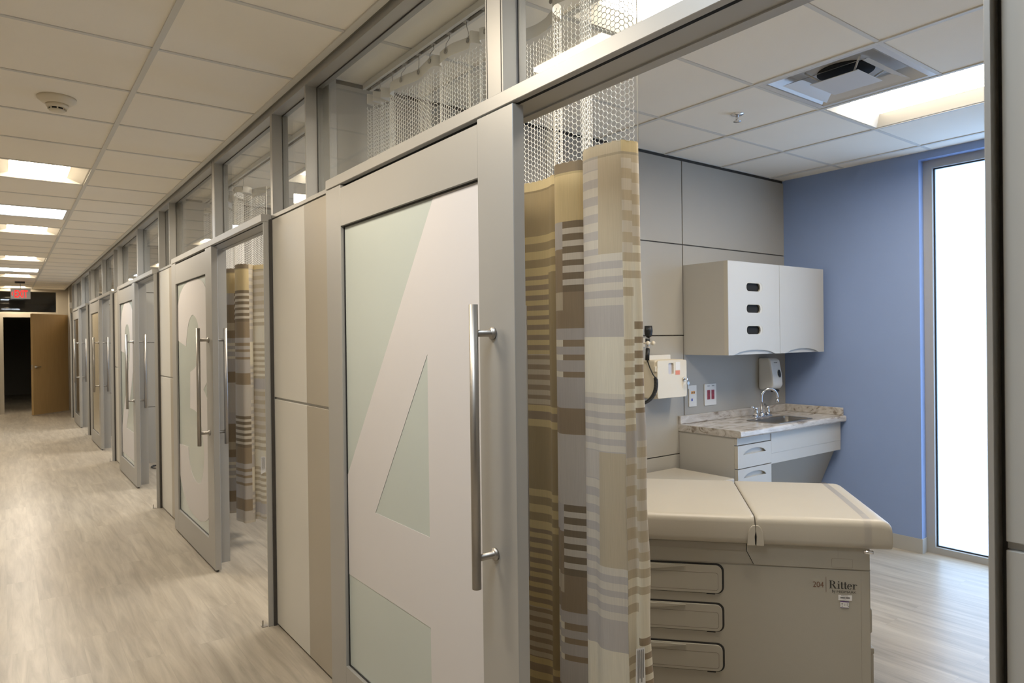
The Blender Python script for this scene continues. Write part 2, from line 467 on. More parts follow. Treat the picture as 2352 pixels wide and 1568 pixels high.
# ------------------------------------------------------------------ corridor facade
XP = 1.15            # panel face
XD = 1.095           # sliding door face
ZR0, ZR1 = 2.139, 2.178
wn = 6; tn = 4
def fixed_panels(y0, ysplit, y1, label, XP=XP):
    root = thing('wall_corridor', (XP, (y0+y1)/2, 0), label, 'wall', kind='structure')
    b = newbm(); box(b, XP+.014, 1.235, y0, y1, 0, 2.158); obj('wall_core', b, 'metal_dark', root)
    zj = 1.207; g = .006
    for a0, a1, mat, nm in ((y0, ysplit-.001, 'tan_panel', 'tan_panel'), (ysplit+.001, y1, 'cream_panel', 'cream_panel')):
        if a1 <= a0: continue
        b = newbm()
        box(b, XP, XP+.0135, a0, a1, .012, zj-g, .0008, 1); box(b, XP, XP+.0135, a0, a1, zj+g, 2.150, .0008, 1)
        obj(nm, b, mat, root)
    b = newbm(); box(b, XP+.008, XP+.0135, y0, y1, zj-g+.001, zj+g-.001); obj('joint_strip', b, 'metal', root)
    return root
fixed_panels(-.46, -.12, POST[0]-.0145, 'cream laminate corridor panel right of the open doorway, at the picture edge', 1.122)
for k, s in enumerate(SH):
    fixed_panels(2.765+s, 3.168+s, POST[k+1]-.0145, ['cream and tan laminate panels between door 4 and the doorway of the room behind door 3',
        'cream laminate panels between door 3 and the doorway behind door 2', 'cream laminate panels between door 2 and the doorway beside the tan-glass door',
        'narrow cream laminate panels beyond the tan-glass door', 'cream panels beyond the dark-glass door at the corridor end'][k])
    b = newbm(); box(b, XP, 1.235, 1.64+s, 2.764+s, 0, 2.139)
    tag(obj('wall_corridor', b, 'metal'), 'metal-faced wall and jamb standing behind %s' % BAYW[k], 'wall', kind='structure')
for k in range(6):
    y = POST[k]
    t = thing('trim_%d' % tn, (1.12, y, 0), ('slim aluminium jamb post ' + ['at the right edge of the open doorway', 'between the cream panels and the doorway behind door 3', 'between the cream panels and the doorway behind door 2', 'in front of the doorway beside the tan-glass door', 'in front of the dark-glass door', 'at the far end of the panelled front'][k]), 'jamb', kind='structure'); tn += 1
    b = newbm(); box(b, 1.106, 1.131, y-.007, y+.002, 0, 2.138, .001, 1); box(b, 1.131, 1.235, y-.007, y+.002, 0, 2.138)
    obj('post', b, 'metal', t)
    b = newbm(); box(b, 1.133, 1.149, y-.014, y-.0072, 0, 2.15); obj('shadow_gap', b, 'metal_dark', t)
    if k < 5:
        b = newbm(); box(b, 1.075, 1.103, y, y+.03, 0, .004); box(b, 1.078, 1.084, y+.01, y+.016, .004, .035)
        obj('guide_bracket', b, 'steel', t)

def clip_poly(bm, y0, y1, z0, z1):
    for co, no in (((0, y0, 0), (0, -1, 0)), ((0, y1, 0), (0, 1, 0)), ((0, 0, z0), (0, 0, -1)), ((0, 0, z1), (0, 0, 1))):
        bmesh.ops.bisect_plane(bm, geom=bm.verts[:]+bm.edges[:]+bm.faces[:], plane_co=co, plane_no=no, clear_outer=True)
def smooth_poly(pts, closed=True, n=4):
    out = []; m = len(pts)
    for i in range(m):
        p0, p1, p2, p3 = [Vector((*pts[(i+j-1) % m][:2], 0)) for j in range(4)]
        corner = len(pts[i]) > 2 or len(pts[(i+1) % m]) > 2
        if corner and len(pts[i]) > 2 and len(pts[(i+1) % m]) > 2:
            out.append(tuple(p1[:2])); continue
        if len(pts[i]) > 2: p0 = p1
        if len(pts[(i+1) % m]) > 2: p3 = p2
        for q in range(n):
            u = q/n
            v = .5*((2*p1)+(-p0+p2)*u+(2*p0-5*p1+4*p2-p3)*u*u+(-p0+3*p1-3*p2+p3)*u**3)
            out.append((v.x, v.y))
    return out
# numerals, in bay-0 coordinates (y, z); a third entry marks a sharp corner
NUM4 = [(1.884, 1.98, 1), (2.62, .942, 1), (2.62, .562, 1), (1.948, .562, 1), (1.946, .1, 1), (1.55, .1, 1), (1.55, 1.98, 1)]
HOLE4 = [(1.948, 1.458), (2.353, .859), (1.947, .859)]
NUM3 = [(2.66, 1.53, 1), (2.66, 1.68), (2.57, 1.84), (2.40, 1.93), (2.15, 1.962), (1.90, 1.955), (1.72, 1.90), (1.61, 1.78), (1.57, 1.6), (1.60, 1.38), (1.633, 1.273), (1.788, 1.177, 1), (1.668, 1.103), (1.58, .98), (1.54, .75), (1.56, .5), (1.65, .335), (1.82, .255), (2.05, .232), (2.316, .265), (2.54, .385), (2.66, .56), (2.68, .706, 1),
        (2.294, .722, 1), (2.25, .60), (2.14, .52), (1.99, .495), (1.87, .54), (1.80, .70), (1.83, .87), (1.93, .98), (2.06, 1.012), (2.216, 1.019, 1), (2.196, 1.289, 1), (2.05, 1.32), (1.95, 1.37), (1.90, 1.47), (1.90, 1.58), (1.97, 1.67), (2.10, 1.708), (2.22, 1.66), (2.29, 1.57), (2.33, 1.477, 1)]
NUM2 = [(2.66, 1.42, 1), (2.66, 1.62), (2.55, 1.83), (2.33, 1.95), (2.05, 1.965), (1.80, 1.90), (1.66, 1.75), (1.62, 1.55), (1.68, 1.32), (1.85, 1.05), (2.08, .78), (2.26, .55, 1), (1.5, .55, 1), (1.5, .24, 1), (2.70, .24, 1), (2.70, .42, 1), (2.40, .80), (2.12, 1.12), (1.96, 1.36), (1.92, 1.55), (1.99, 1.68), (2.13, 1.72), (2.27, 1.66), (2.33, 1.52), (2.35, 1.40, 1)]
NUM1 = [(2.05, .2, 1), (1.72, .2, 1), (1.72, 1.95, 1), (2.0, 1.95, 1), (2.45, 1.62, 1), (2.45, 1.30, 1), (2.05, 1.50, 1)]
def numeral(which, s):
    b = newbm()
    pts = {'4': NUM4, '3': smooth_poly(NUM3), '2': smooth_poly(NUM2), '1': NUM1}[which]
    vs = [b.verts.new((0, p[0], p[1])) for p in pts]
    es = [b.edges.new((vs[i], vs[(i+1) % len(vs)])) for i in range(len(vs))]
    if which == '4':
        h = [b.verts.new((0, p[0], p[1])) for p in HOLE4]
        es += [b.edges.new((h[i], h[(i+1) % 3])) for i in range(3)]
    bmesh.ops.triangle_fill(b, use_beauty=True, edges=es)
    clip_poly(b, 1.623, 2.607, .193, 1.964)
    for v in b.verts: v.co.x = 1.1105; v.co.y += s
    r = bmesh.ops.extrude_face_region(b, geom=b.faces[:])
    for v in r['geom']:
        if isinstance(v, bmesh.types.BMVert): v.co.x = 1.1118
    return b
DOORLAB = ['sliding door with frosted green glass and a huge white numeral 4', 'sliding door with frosted glass and a huge white numeral 3',
           'sliding door with frosted glass and a huge white numeral 2', 'sliding door with tan frosted glass, fourth in the row and just before the dark one',
           'sliding door with dark glass, farthest along the corridor']
for k, s in enumerate(SH):
    d = thing('door_%d' % (k+1), (1.115, 2.1+s, 0), DOORLAB[k], 'door', kind='structure')
    y0, y1 = 1.45+s, 2.76+s; ya, yb = 1.62+s, 2.61+s; z0, z1 = .014, 2.134
    b = newbm()
    box(b, XD, XD+.038, y0, ya, z0, z1, .0015, 1); box(b, XD, XD+.038, yb, y1, z0, z1, .0015, 1)
    box(b, XD+.0005, XD+.0375, ya, yb, 1.968, 2.120); box(b, XD+.0005, XD+.0375, ya, yb, z0, .189)
    obj('door_frame', b, 'metal', d)
    b = newbm(); g = .006
    for a in ((ya, ya+g, .189, 1.968), (yb-g, yb, .189, 1.968), (ya+g, yb-g, .189, .189+g), (ya+g, yb-g, 1.968-g, 1.968)): box(b, XD+.0135, XD+.022, *a)
    obj('gasket', b, 'black', d)
    b = newbm(); box(b, 1.112, 1.120, ya+g, yb-g, .189+g, 1.968-g)
    obj('glass', b, {'dark': 'frost_dark', '1': 'frost_tan'}.get(NAMES[k], 'frost'), d)
    if k < 3: tag_ = obj('numeral', numeral(NAMES[k], s), 'vinyl', d)
    for sx, xb in ((-1, 1.03), (1, 1.20)):
        xw = XD if sx < 0 else XD+.038
        b = newbm(); tube(b, [(xb, 1.552+s, .822), (xb, 1.552+s, 1.60)], .0127, 20)
        h = obj('handle', b, 'steel', d)
        for z in (.905, 1.521):
            b = newbm(); lathe(b, (xw, 1.552+s, z), [(.018, 0), (.018, sx*.006), (.0125, sx*.009), (.0095, sx*.012), (.0095, (xb-xw)*.92)], 'x', 20)
            obj('standoff', b, 'steel', h)
    b = newbm(); box(b, XD+.014, XD+.024, y0+.012, y0+.03, 0, .0135); obj('floor_guide', b, 'black', d)
    # header rail in front of the lintel
    t = thing('trim_%d' % tn, (1.11, POST[k]+1.2, ZR0), 'slim aluminium header rail above %s and its doorway' % BAYW[k], 'rail', kind='structure'); tn += 1
    b = newbm(); box(b, XD, XD+.022, POST[k]-.004, 2.762+s, ZR0, ZR1, .0015, 1); obj('rail', b, 'metal', t)
    b = newbm(); box(b, XD, 1.140, POST[k]-.0075, POST[k]-.0041, ZR0, ZR1, .0008, 1); obj('end_cap', b, 'metal', t)
    b = newbm(); box(b, XD+.022, 1.149, POST[k]-.004, 2.762+s, ZR0+.016, ZR1-.001); obj('rail_channel', b, 'metal', t)
    b = newbm(); box(b, XD+.0221, 1.131, POST[k]+.003, 2.75+s, ZR0+.002, ZR0+.0159); obj('track_slot', b, 'void', t)
    b = newbm(); box(b, 1.1312, 1.203, POST[k]+.003, 1.64+s, 2.141, 2.1549); box(b, 1.1502, 1.203, POST[k]+.003, 1.64+s, 2.1549, 2.158); box(b, 1.203, 1.235, POST[k]+.011, 1.64+s, 2.137, 2.158)
    obj('lintel', b, 'metal', t)
    # transom windows
    zs0, zs1 = 2.158, 2.176; zh0 = 2.706
    panes = [(POST[k]+.003, 1.565+s, 0, .085), (1.65+s, 3.132+s, 0, .012), (3.145+s, POST[k+1]-.029, 0, .012)]
    for q, (a, c, _, _) in enumerate(panes):
        w = thing('window_%d' % wn, (1.19, (a+c)/2, zs0), ['transom window above the doorway beside %s' % BAYW[k], 'transom window above %s' % BAYW[k], 'narrow transom window above the fixed panels past %s' % BAYW[k]][q], 'transom window', kind='structure'); wn += 1
        b = newbm()
        ea = a-(.024 if q == 0 else .0); 
        box(b, XP, 1.235, a, c, zs0, zs1); box(b, XP, 1.235, a, c, zh0, CEIL-.002)
        obj('frame', b, 'metal', w)
        b = newbm()
        nb = [.085, .0125, .032][q]
        box(b, XP, 1.235, c, c+nb, zs0, CEIL-.002)
        for e in (.0,):
            pass
        obj('mullion', b, 'metal', w)
        b = newbm(); gx = .006
        box(b, 1.2035, 1.2055, a, a+.004, zs1, zh0); box(b, 1.2035, 1.2055, c-.004, c, zs1, zh0); box(b, 1.2035, 1.2055, a, c, zh0-.005, zh0); box(b, 1.2035, 1.2055, a, c, zs1, zs1+.004)
        if q == 0:
            box(b, XP-.0006, XP+.0004, c+.006, c+.010, zs1, zh0+.03); box(b, XP-.0006, XP+.0004, c+.076, c+.080, zs1, zh0+.03)
        obj('gasket', b, 'metal_dark', w)
        b = newbm(); box(b, 1.206, 1.212, a, c, zs1, zh0); obj('glass', b, 'clear', w)
b = newbm(); box(b, XP, 1.235, -.46, POST[0]+.002, 2.158, CEIL-.002)
tag(obj('wall_corridor', b, 'metal'), 'metal head section above the panel at the right picture edge', 'wall', kind='structure')
b = newbm(); box(b, XP, 1.235, Y_BACK, -.46, 0, CEIL)
tag(obj('wall_corridor', b, 'plain_wall'), 'plain corridor wall beside the viewer, past the right edge', 'wall', kind='structure')
b = newbm(); box(b, 1.13, 1.235, -.46, 16.63, CEIL-.002, CEIL+.35)
tag(obj('wall_corridor', b, 'dark_wall'), 'bulkhead above the ceiling line over the room fronts', 'wall', kind='structure')

# ------------------------------------------------------------------ corridor end
b = newbm(); box(b, 1.20, 1.30, 16.645, Y_END, 0, CEIL+.3); box(b, 1.155, 1.20, 16.75, 16.80, 0, CEIL); box(b, 1.165, 1.20, 17.5, 17.55, 0, CEIL)
tag(obj('wall_corridor', b, 'plain_wall'), 'plain cream wall stretch at the far end beyond the last room', 'wall', kind='structure')
OX0, OX1, OZ = .01, 1.12, 2.11
b = newbm()
box(b, X_L, OX0-.07, Y_END, Y_END+.12, 0, 2.20); box(b, OX1+.05, 1.35, Y_END, Y_END+.12, 0, 2.2)
box(b, 1.0, 1.35, Y_END, Y_END+.12, 2.2, CEIL+.3); box(b, X_L, 1.0, Y_END, Y_END+.12, 2.70, CEIL+.3)
tag(obj('wall_end', b, 'trim_cream'), 'cream wall at the corridor end around the doorway', 'wall', kind='structure')
t = thing('trim_%d' % tn, (.5, Y_END, 0), 'cream frame of the dark doorway at the corridor end', 'door frame', kind='structure'); tn += 1
b = newbm(); box(b, OX0-.07, OX0, Y_END-.02, Y_END+.14, 0, 2.20); box(b, OX1, OX1+.05, Y_END-.02, Y_END+.14, 0, 2.20); box(b, OX0, OX1, Y_END-.02, Y_END+.14, OZ, 2.20)
obj('door_casing', b, 'trim_cream', t)
w = thing('window_%d' % wn, (0, Y_END, 2.2), 'wide dark transom window above the doorway at the corridor end', 'transom window', kind='structure'); wn += 1
b = newbm(); box(b, X_L, 1.0, Y_END+.02, Y_END+.1, 2.20, 2.225); box(b, X_L, 1.0, Y_END+.02, Y_END+.1, 2.68, 2.70); box(b, .975, 1.0, Y_END+.02, Y_END+.1, 2.225, 2.68)
obj('frame', b, 'trim_cream', w)
b = newbm(); box(b, X_L, .975, Y_END+.05, Y_END+.056, 2.225, 2.68); obj('glass', b, 'clear', w)
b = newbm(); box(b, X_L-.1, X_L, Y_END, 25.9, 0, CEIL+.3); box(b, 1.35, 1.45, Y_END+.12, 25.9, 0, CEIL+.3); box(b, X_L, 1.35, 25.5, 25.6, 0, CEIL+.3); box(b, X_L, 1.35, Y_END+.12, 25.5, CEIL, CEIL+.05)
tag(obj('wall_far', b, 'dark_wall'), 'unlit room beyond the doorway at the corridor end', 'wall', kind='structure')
# open wooden door leaf
H = Vector((1.165, 18.36, 0)); Fr = Vector((.487, 17.60, 0)); dv = (Fr-H); LW = dv.length; ang = math.atan2(dv.y, dv.x)
d = thing('door_6', H, 'light brown wooden door standing open at the corridor end, with lever handle', 'door', kind='structure')
mt = Matrix.Translation(H) @ Matrix.Rotation(ang, 4, 'Z')
def xf(bm_): bmesh.ops.transform(bm_, matrix=mt, verts=bm_.verts); return bm_
b = newbm(); box(b, 0, LW, -.022, .022, .012, 2.165, .002, 1); obj('door_panel', xf(b), 'wood', d)
for sy in (1, -1):
    b = newbm(); lathe(b, (LW-.07, sy*.022, 1.03), [(.03, 0), (.03, sy*.008), (.012, sy*.012), (.012, sy*.045)], 'y', 20)
    tube(b, [(LW-.07, sy*.045, 1.03), (LW-.12, sy*.05, 1.03), (LW-.185, sy*.05, 1.03)], .009, 10)
    obj('lever_handle', xf(b), 'steel', d)
b = newbm(); box(b, LW-.0005, LW+.001, -.012, .012, .98, 1.08); obj('latch_plate', xf(b), 'steel', d)
for z in (.25, 1.1, 1.9):
    b = newbm(); tube(b, [(-.008, .0, z-.05), (-.008, .0, z+.05)], .008, 10); obj('hinge', xf(b), 'steel', d)

# ------------------------------------------------------------------ ceiling fixtures
def troffer(name, x0, x1, y0, y1, lens, label, group, long_axis='x'):
    t = thing(name, ((x0+x1)/2, (y0+y1)/2, CEIL), label, 'ceiling light', group)
    z = CEIL; zt = CEIL+(.034 if long_axis == 'x' else .050); i = .012
    a0, a1, c0, c1 = x0+i, x1-i, y0+i, y1-i
    if long_axis == 'x': f = .13; l0, l1, m0, m1 = a0+.10, a1-.10, c0+.025, c1-.025
    else: f = .088; l0, l1, m0, m1 = a0+f, a1-f, c0+.06, c1-.06
    b = newbm()
    O = [(a0, c0, z-.002), (a1, c0, z-.002), (a1, c1, z-.002), (a0, c1, z-.002)]; I = [(l0, m0, zt), (l1, m0, zt), (l1, m1, zt), (l0, m1, zt)]
    for q in range(4):
        r = (q+1) % 4; quad(b, O[q], O[r], I[r], I[q])
    for (p0, p1, r0, r1) in ((x0, x1, y0, c0), (x0, x1, c1, y1), (x0, a0, c0, c1), (a1, x1, c0, c1)): box(b, p0, p1, r0, r1, z-.002, z+.02)
    box(b, x0, x1, y0, y1, zt+.02, zt+.04)
    for (p0, p1, r0, r1) in ((x0, x1, y0, y0+.004), (x0, x1, y1-.004, y1), (x0, x0+.004, y0, y1), (x1-.004, x1, y0, y1)): box(b, p0, p1, r0, r1, z+.02, zt+.02)
    obj('housing', b, 'troffer', t, recalc=False)
    b = newbm(); quad(b, (l0, m0, zt-.002), (l0, m1, zt-.002), (l1, m1, zt-.002), (l1, m0, zt-.002)); obj('lens', b, lens, t, recalc=False)
    return t
def flat_panel(name, x0, x1, y0, y1, lens, label, group):
    t = thing(name, ((x0+x1)/2, (y0+y1)/2, CEIL), label, 'ceiling light', group)
    b = newbm(); w = .03
    for (p0, p1, r0, r1) in ((x0, x1, y0, y0+w), (x0, x1, y1-w, y1), (x0, x0+w, y0+w, y1-w), (x1-w, x1, y0+w, y1-w)): box(b, p0, p1, r0, r1, CEIL-.004, CEIL+.02)
    box(b, x0, x1, y0, y1, CEIL+.02, CEIL+.04)
    obj('housing', b, 'tee', t)
    b = newbm(); z = CEIL+.002; quad(b, (x0+w, y0+w, z), (x0+w, y1-w, z), (x1-w, y1-w, z), (x1-w, y0+w, z)); obj('lens', b, lens, t, recalc=False)
    return t
CL = {-2: 'warm square ceiling light overhead in the corridor, nearest the viewer', 4: 'warm square ceiling light just past the smoke detector', 9: 'warm square ceiling light beyond the first cool white panel',
      14: 'warm square ceiling light midway down the corridor', 19: 'warm square ceiling light in front of the exit sign', 24: 'warm square ceiling light behind the exit sign at the corridor end',
      -4: 'cool white panel light in the corridor ceiling behind the viewer', 7: 'large cool white panel light between two warm corridor lights', 17: 'small distant cool white panel light before the exit sign'}
for k, kind in corr_cells.items():
    y = CY0+G*k+.01; a = (-.075+tw, .527-tw, y, y+G-.02)
    if kind == 'warm': troffer('ceiling_light', *a, 'corr_lens', CL[k], 'corridor ceiling lights')
    else: flat_panel('panel_light', *a, 'panel_lens', CL[k], 'corridor ceiling lights')
for k, s in enumerate(SH):
    for j, lx in enumerate((RX0+RG, RX0-2*RG)):
        troffer('ceiling_light', lx+tw, lx+RG-tw, .78+s, 1.96+s, 'room_lens', 'long recessed light %s in the room behind %s' % (['nearer the window', 'nearer the front glass'][j], BAYW[k]), 'exam room ceiling lights', 'y')

def diffuser(x0, x1, y0, y1, s, label):
    t = thing('ceiling_diffuser', ((x0+x1)/2, (y0+y1)/2, CEIL), label, 'air vent', 'exam room air diffusers')
    b = newbm(); z = CEIL
    cx, cy = (x0+x1)/2, (y0+y1)/2
    def frus(b, h0, h1, z0, z1):
        O = [(cx-h0, cy-h0, z0), (cx+h0, cy-h0, z0), (cx+h0, cy+h0, z0), (cx-h0, cy+h0, z0)]; I = [(cx-h1, cy-h1, z1), (cx+h1, cy-h1, z1), (cx+h1, cy+h1, z1), (cx-h1, cy+h1, z1)]
        for q in range(4): quad(b, O[q], O[(q+1) % 4], I[(q+1) % 4], I[q])
    h = (x1-x0)/2
    for (p0, p1, r0, r1) in ((x0, x1, y0, y0+.03), (x0, x1, y1-.03, y1), (x0, x0+.03, y0+.03, y1-.03), (x1-.03, x1, y0+.03, y1-.03)): box(b, p0, p1, r0, r1, z-.003, z+.01)
    frus(b, h-.03, h-.10, z-.002, z+.045); frus(b, h-.10, .0001, z+.045, z+.0452)
    box(b, x0, x1, y0, y1, z+.14, z+.16); e_ = .03
    for (p0, p1, r0, r1) in ((x0-.002, x1+.002, y0-.002, y0), (x0-.002, x1+.002, y1, y1+.002), (x0-.002, x0, y0, y1), (x1, x1+.002, y0, y1)): box(b, p0, p1, r0, r1, z+.005, z+.14)
    obj('shell', b, 'vent_white', t, recalc=False)
    b = newbm(); frus(b, .205, .145, z-.010, z+.016); frus(b, .207, .147, z-.012, z+.014); obj('outer_cone', b, 'vent_white', t, recalc=False)
    b = newbm(); box(b, cx-.118, cx+.118, cy-.118, cy+.118, z-.016, z-.0125, .0015, 1); box(b, cx-.10, cx+.10, cy-.10, cy+.10, z-.0125, z-.008); obj('centre_plate', b, 'vent_white', t, recalc=False)
    b = newbm(); lathe(b, (cx, cy, z+.038), [(.128, 0), (.128, .006)], 'z', 40); obj('duct_collar', b, 'void', t)
    for q in range(4):
        a = q*PI/2+PI/4; r = .19
        b = newbm(); tube(b, [(cx+.10*math.cos(a), cy+.10*math.sin(a), z-.012), (cx+r*math.cos(a), cy+r*math.sin(a), z+.043)], .005, 6)
        obj('bracket', b, 'vent_white', t)
    return t
for k, s in enumerate(SH):
    diffuser(RX0+tw, RX0+RG-tw, 1.38+s, 1.96+s, s, 'square stepped air vent in the ceiling of the room behind %s' % BAYW[k])
t = thing('ceiling_sprinkler', (3.29, 2.28, CEIL), 'small chrome sprinkler in the ceiling tile over the counter side of the room', 'sprinkler')
b = newbm(); lathe(b, (3.29, 2.28, CEIL), [(.036, .001), (.035, -.004), (.022, -.010), (.012, -.012)]); obj('escutcheon', b, 'chrome', t)
b = newbm(); lathe(b, (3.29, 2.28, CEIL), [(.008, -.012), (.008, -.03), (.005, -.034), (.005, -.04)]); lathe(b, (3.29, 2.28, CEIL), [(.02, -.040), (.021, -.043), (.006, -.044)]); obj('deflector', b, 'chrome', t)
c = (.232, 4.10, CEIL)
t = thing('smoke_detector', c, 'round cream smoke detector on the corridor ceiling', 'smoke detector')
b = newbm(); lathe(b, c, [(.085, 0), (.083, -.012), (.065, -.028), (.058, -.032), (.05, -.034)], seg=40); obj('base', b, 'cream_plastic', t)
b = newbm(); lathe(b, c, [(.05, -.034), (.047, -.046), (.040, -.052)], seg=40); lathe(b, c, [(.036, -.060), (.034, -.066), (.02, -.070), (.002, -.071)], seg=40); obj('head', b, 'cream_plastic', t)
b = newbm(); lathe(b, c, [(.033, -.0515), (.033, -.0605)], seg=30); obj('chamber', b, 'black', t)
for q in range(8):
    a = q*PI/4; b = newbm(); box(b, c[0]+.037*math.cos(a)-.003, c[0]+.037*math.cos(a)+.003, c[1]+.037*math.sin(a)-.003, c[1]+.037*math.sin(a)+.003, c[2]-.062, c[2]-.051)
    obj('rib', b, 'cream_plastic', t)
# exit sign
ey = 16.4
t = thing('exit_sign', (.288, ey, CEIL), 'glowing red EXIT sign hanging from the corridor ceiling', 'exit sign')
b = newbm(); box(b, .20, .36, ey-.05, ey+.05, CEIL-.035, CEIL, .004, 1); obj('canopy', b, 'black', t)
b = newbm(); box(b, .128, .450, ey-.014, ey+.014, 2.588, 2.612, .002, 1); tube(b, [(.288, ey, 2.61), (.288, ey, CEIL-.03)], .008, 10); obj('hanger', b, 'tee', t)
b = newbm(); box(b, .130, .448, ey-.006, ey+.006, 2.402, 2.5879, .002, 1); obj('face_plate', b, 'acrylic', t)
b = newbm(); fy = ey-.0072
text_bm(b, 'EXIT', lambda a, c_: Vector((.188+a, fy, 2.430+c_)), size=.200, sx=.52, thick=.005)
for sg in (1, -1): quad(b, (.174, fy, 2.50+sg*.036), (.160, fy, 2.50+sg*.036), (.142, fy, 2.50), (.156, fy, 2.50))
obj('lettering', b, 'exit_red', t)
t = thing('alarm_strobe', (1.15, 16.70, 2.3), 'small white alarm strobe high on the wall past the dark-glass door', 'alarm')
b = newbm(); box(b, 1.12, 1.1555, 16.755, 16.795, 2.25, 2.37, .004, 2); obj('body', b, 'white_plastic', t)
b = newbm(); box(b, 1.108, 1.121, 16.763, 16.787, 2.29, 2.35, .004, 2); obj('lens', b, 'paper', t)

# ------------------------------------------------------------------ curtains
TAU = .93
CL_ = (.645, .59, .49)
CR, TN, GB, GR, BR, DB, GO, OL, LG, GD = ((.74, .68, .54), (.52, .44, .31), (.50, .46, .415), (.56, .51, .44), (.32, .245, .16), (.23, .18, .12), (.57, .45, .23), (.35, .27, .15), (.62, .56, .46), (.62, .50, .28))
def band(t, w, a, b_): return a if int(t/w) % 2 == 0 else b_
def weave_and_light(col, v):
    if col in 'CcDE':
        t = (v-.33) % TAU
        if col in 'DE':
            t = (t+(.05 if col == 'E' else 0)) % TAU
            if t < .15: return band(t, .025, TN, CR)
            if t < .24: return CR
            if t < .52: return band(t, .021, BR if col == 'E' else TN, CR)
            if t < .60: return GB
            return band(t, .031, TN, LG)
        if t < .15: return band(t, .0215, CL_, GB)
        if t < .245: return GB
        if t < .415: return CR
        if t < .59: return band(t, .0195, GB, CL_)
        if t < .67: return GR if col == 'C' else TN
        if col == 'c': return TN if v < .93 or t > .67 else GB
        return band(t, .026, CL_, GB)
    if col in 'Bb':
        t = (v-.194) % TAU; f = col == 'b'
        if t < .232:
            if f: return band(t, .021, DB, LG)
            return GB if t < .09 else BR
        if t < .35:
            if f: return BR
            return TN if t < .29 else BR
        if t < .513:
            for a, c_ in ((.39, .41), (.437, .457), (.493, .513)):
                if a <= t < c_: return BR if f else CR
            return GB
        if t < .613: return GB
        if t < .70: return BR
        return GD if v < .2 else GR  # golden top band: tint of the light put into the cloth colour
    t = (v-.20) % TAU; f = col == 'a'
    if t < .14: return band(t, .029, GO, OL)
    if t < .435: return OL if f else band(t, .0182, BR, GO)
    if t < .62: return OL if f else band(t, .0182, BR, TN)
    if t < .70: return band(t, .028, GO, BR)
    return OL
# plan of the hanging cloth: (x, y, column letter of the stretch that starts here)
PLAN = [(1.42, 2.965, 'A'), (1.375, 2.945, 'A'), (1.45, 2.925, 'B'), (1.38, 2.895, 'b'), (1.45, 2.865, 'C'), (1.39, 2.835, 'c'), (1.44, 2.80, 'A'), (1.40, 2.76, 'a'), (1.405, 2.66, 'B'), (1.425, 2.56, 'b'), (1.415, 2.47, 'C'), (1.405, 2.39, 'c'),
        (1.435, 2.372, 'A'), (1.415, 2.35, 'a'), (1.41, 2.26, 'B'), (1.43, 2.17, 'b'), (1.41, 2.12, 'C'), (1.445, 2.105, 'c'), (1.425, 2.08, 'B'), (1.46, 2.045, 'b'),
        (1.545, 2.02, 'A'), (1.575, 1.955, 'A'), (1.575, 1.885, 'a'), (1.56, 1.835, 'a'), (1.565, 1.785, 'B'), (1.512, 1.765, 'B'), (1.482, 1.73, 'B'), (1.482, 1.695, 'b'), (1.50, 1.635, 'b'), (1.535, 1.618, 'C'), (1.515, 1.585, 'C'),
        (1.452, 1.562, 'C'), (1.432, 1.52, 'C'), (1.432, 1.475, 'c'), (1.442, 1.42, 'c'), (1.450, 1.398, 'D'), (1.466, 1.391, 'D'), (1.482, 1.388, 'E'), (1.500, 1.385, 'E'), (1.513, 1.388, 'E')]
ZT, ZB, ZN = 2.082, .17, 2.655     # fabric top, fabric bottom, net top
def catmull(P, n):
    out = []; m = len(P)
    for i in range(m-1):
        p0, p1, p2, p3 = [Vector((P[min(max(i+j-1, 0), m-1)][0], P[min(max(i+j-1, 0), m-1)][1], 0)) for j in range(4)]
        for q in range(n):
            u = q/n
            v = .5*((2*p1)+(-p0+p2)*u+(2*p0-5*p1+4*p2-p3)*u*u+(-p0+3*p1-3*p2+p3)*u**3)
            out.append((v.x, v.y, P[i][2]))
    out.append((P[-1][0], P[-1][1], P[-1][2])); return out
PLAN_B = [(1.44, 6.29, 'A'), (1.39, 6.24, 'A'), (1.45, 6.16, 'a'), (1.41, 6.08, 'A'), (1.475, 6.03, 'A'), (1.545, 6.0, 'a'), (1.53, 5.9, 'B'), (1.43, 5.75, 'B'), (1.408, 5.61, 'B'), (1.45, 5.56, 'b'), (1.50, 5.56, 'b'), (1.51, 5.48, 'b'), (1.415, 5.38, 'b'), (1.394, 5.26, 'b'), (1.42, 5.205, 'b'), (1.462, 5.20, 'C'), (1.50, 5.23, 'D'), (1.515, 5.27, 'D'), (1.53, 5.22, 'D'), (1.56, 5.15, 'E'), (1.575, 5.12, 'E')]
PATH = []; ARC = []
def use_plan(P):
    global PATH, ARC
    PATH = catmull(P, 9); ARC = [0.]
    for i in range(1, len(PATH)): ARC.append(ARC[-1]+math.hypot(PATH[i][0]-PATH[i-1][0], PATH[i][1]-PATH[i-1][1]))
def along(u):
    lo, hi = 0, len(ARC)-1
    while hi-lo > 1:
        mid = (lo+hi)//2
        if ARC[mid] <= u: lo = mid
        else: hi = mid
    f = (u-ARC[lo])/max(1e-9, ARC[hi]-ARC[lo])
    return PATH[lo][0]+(PATH[hi][0]-PATH[lo][0])*f, PATH[lo][1]+(PATH[hi][1]-PATH[lo][1])*f
def flare(i, n, x, y, z):
    k = max(0., (ZT-z)/1.9)
    e = max(0., (i/n-.86)/.14)
    dx = .012*k*math.sin(i*.33)+.018*k*e*(1.+.35*math.sin(z*17.))
    dy = .010*k*math.sin(i*.21+2)-.014*k*e
    return x+dx, y+dy
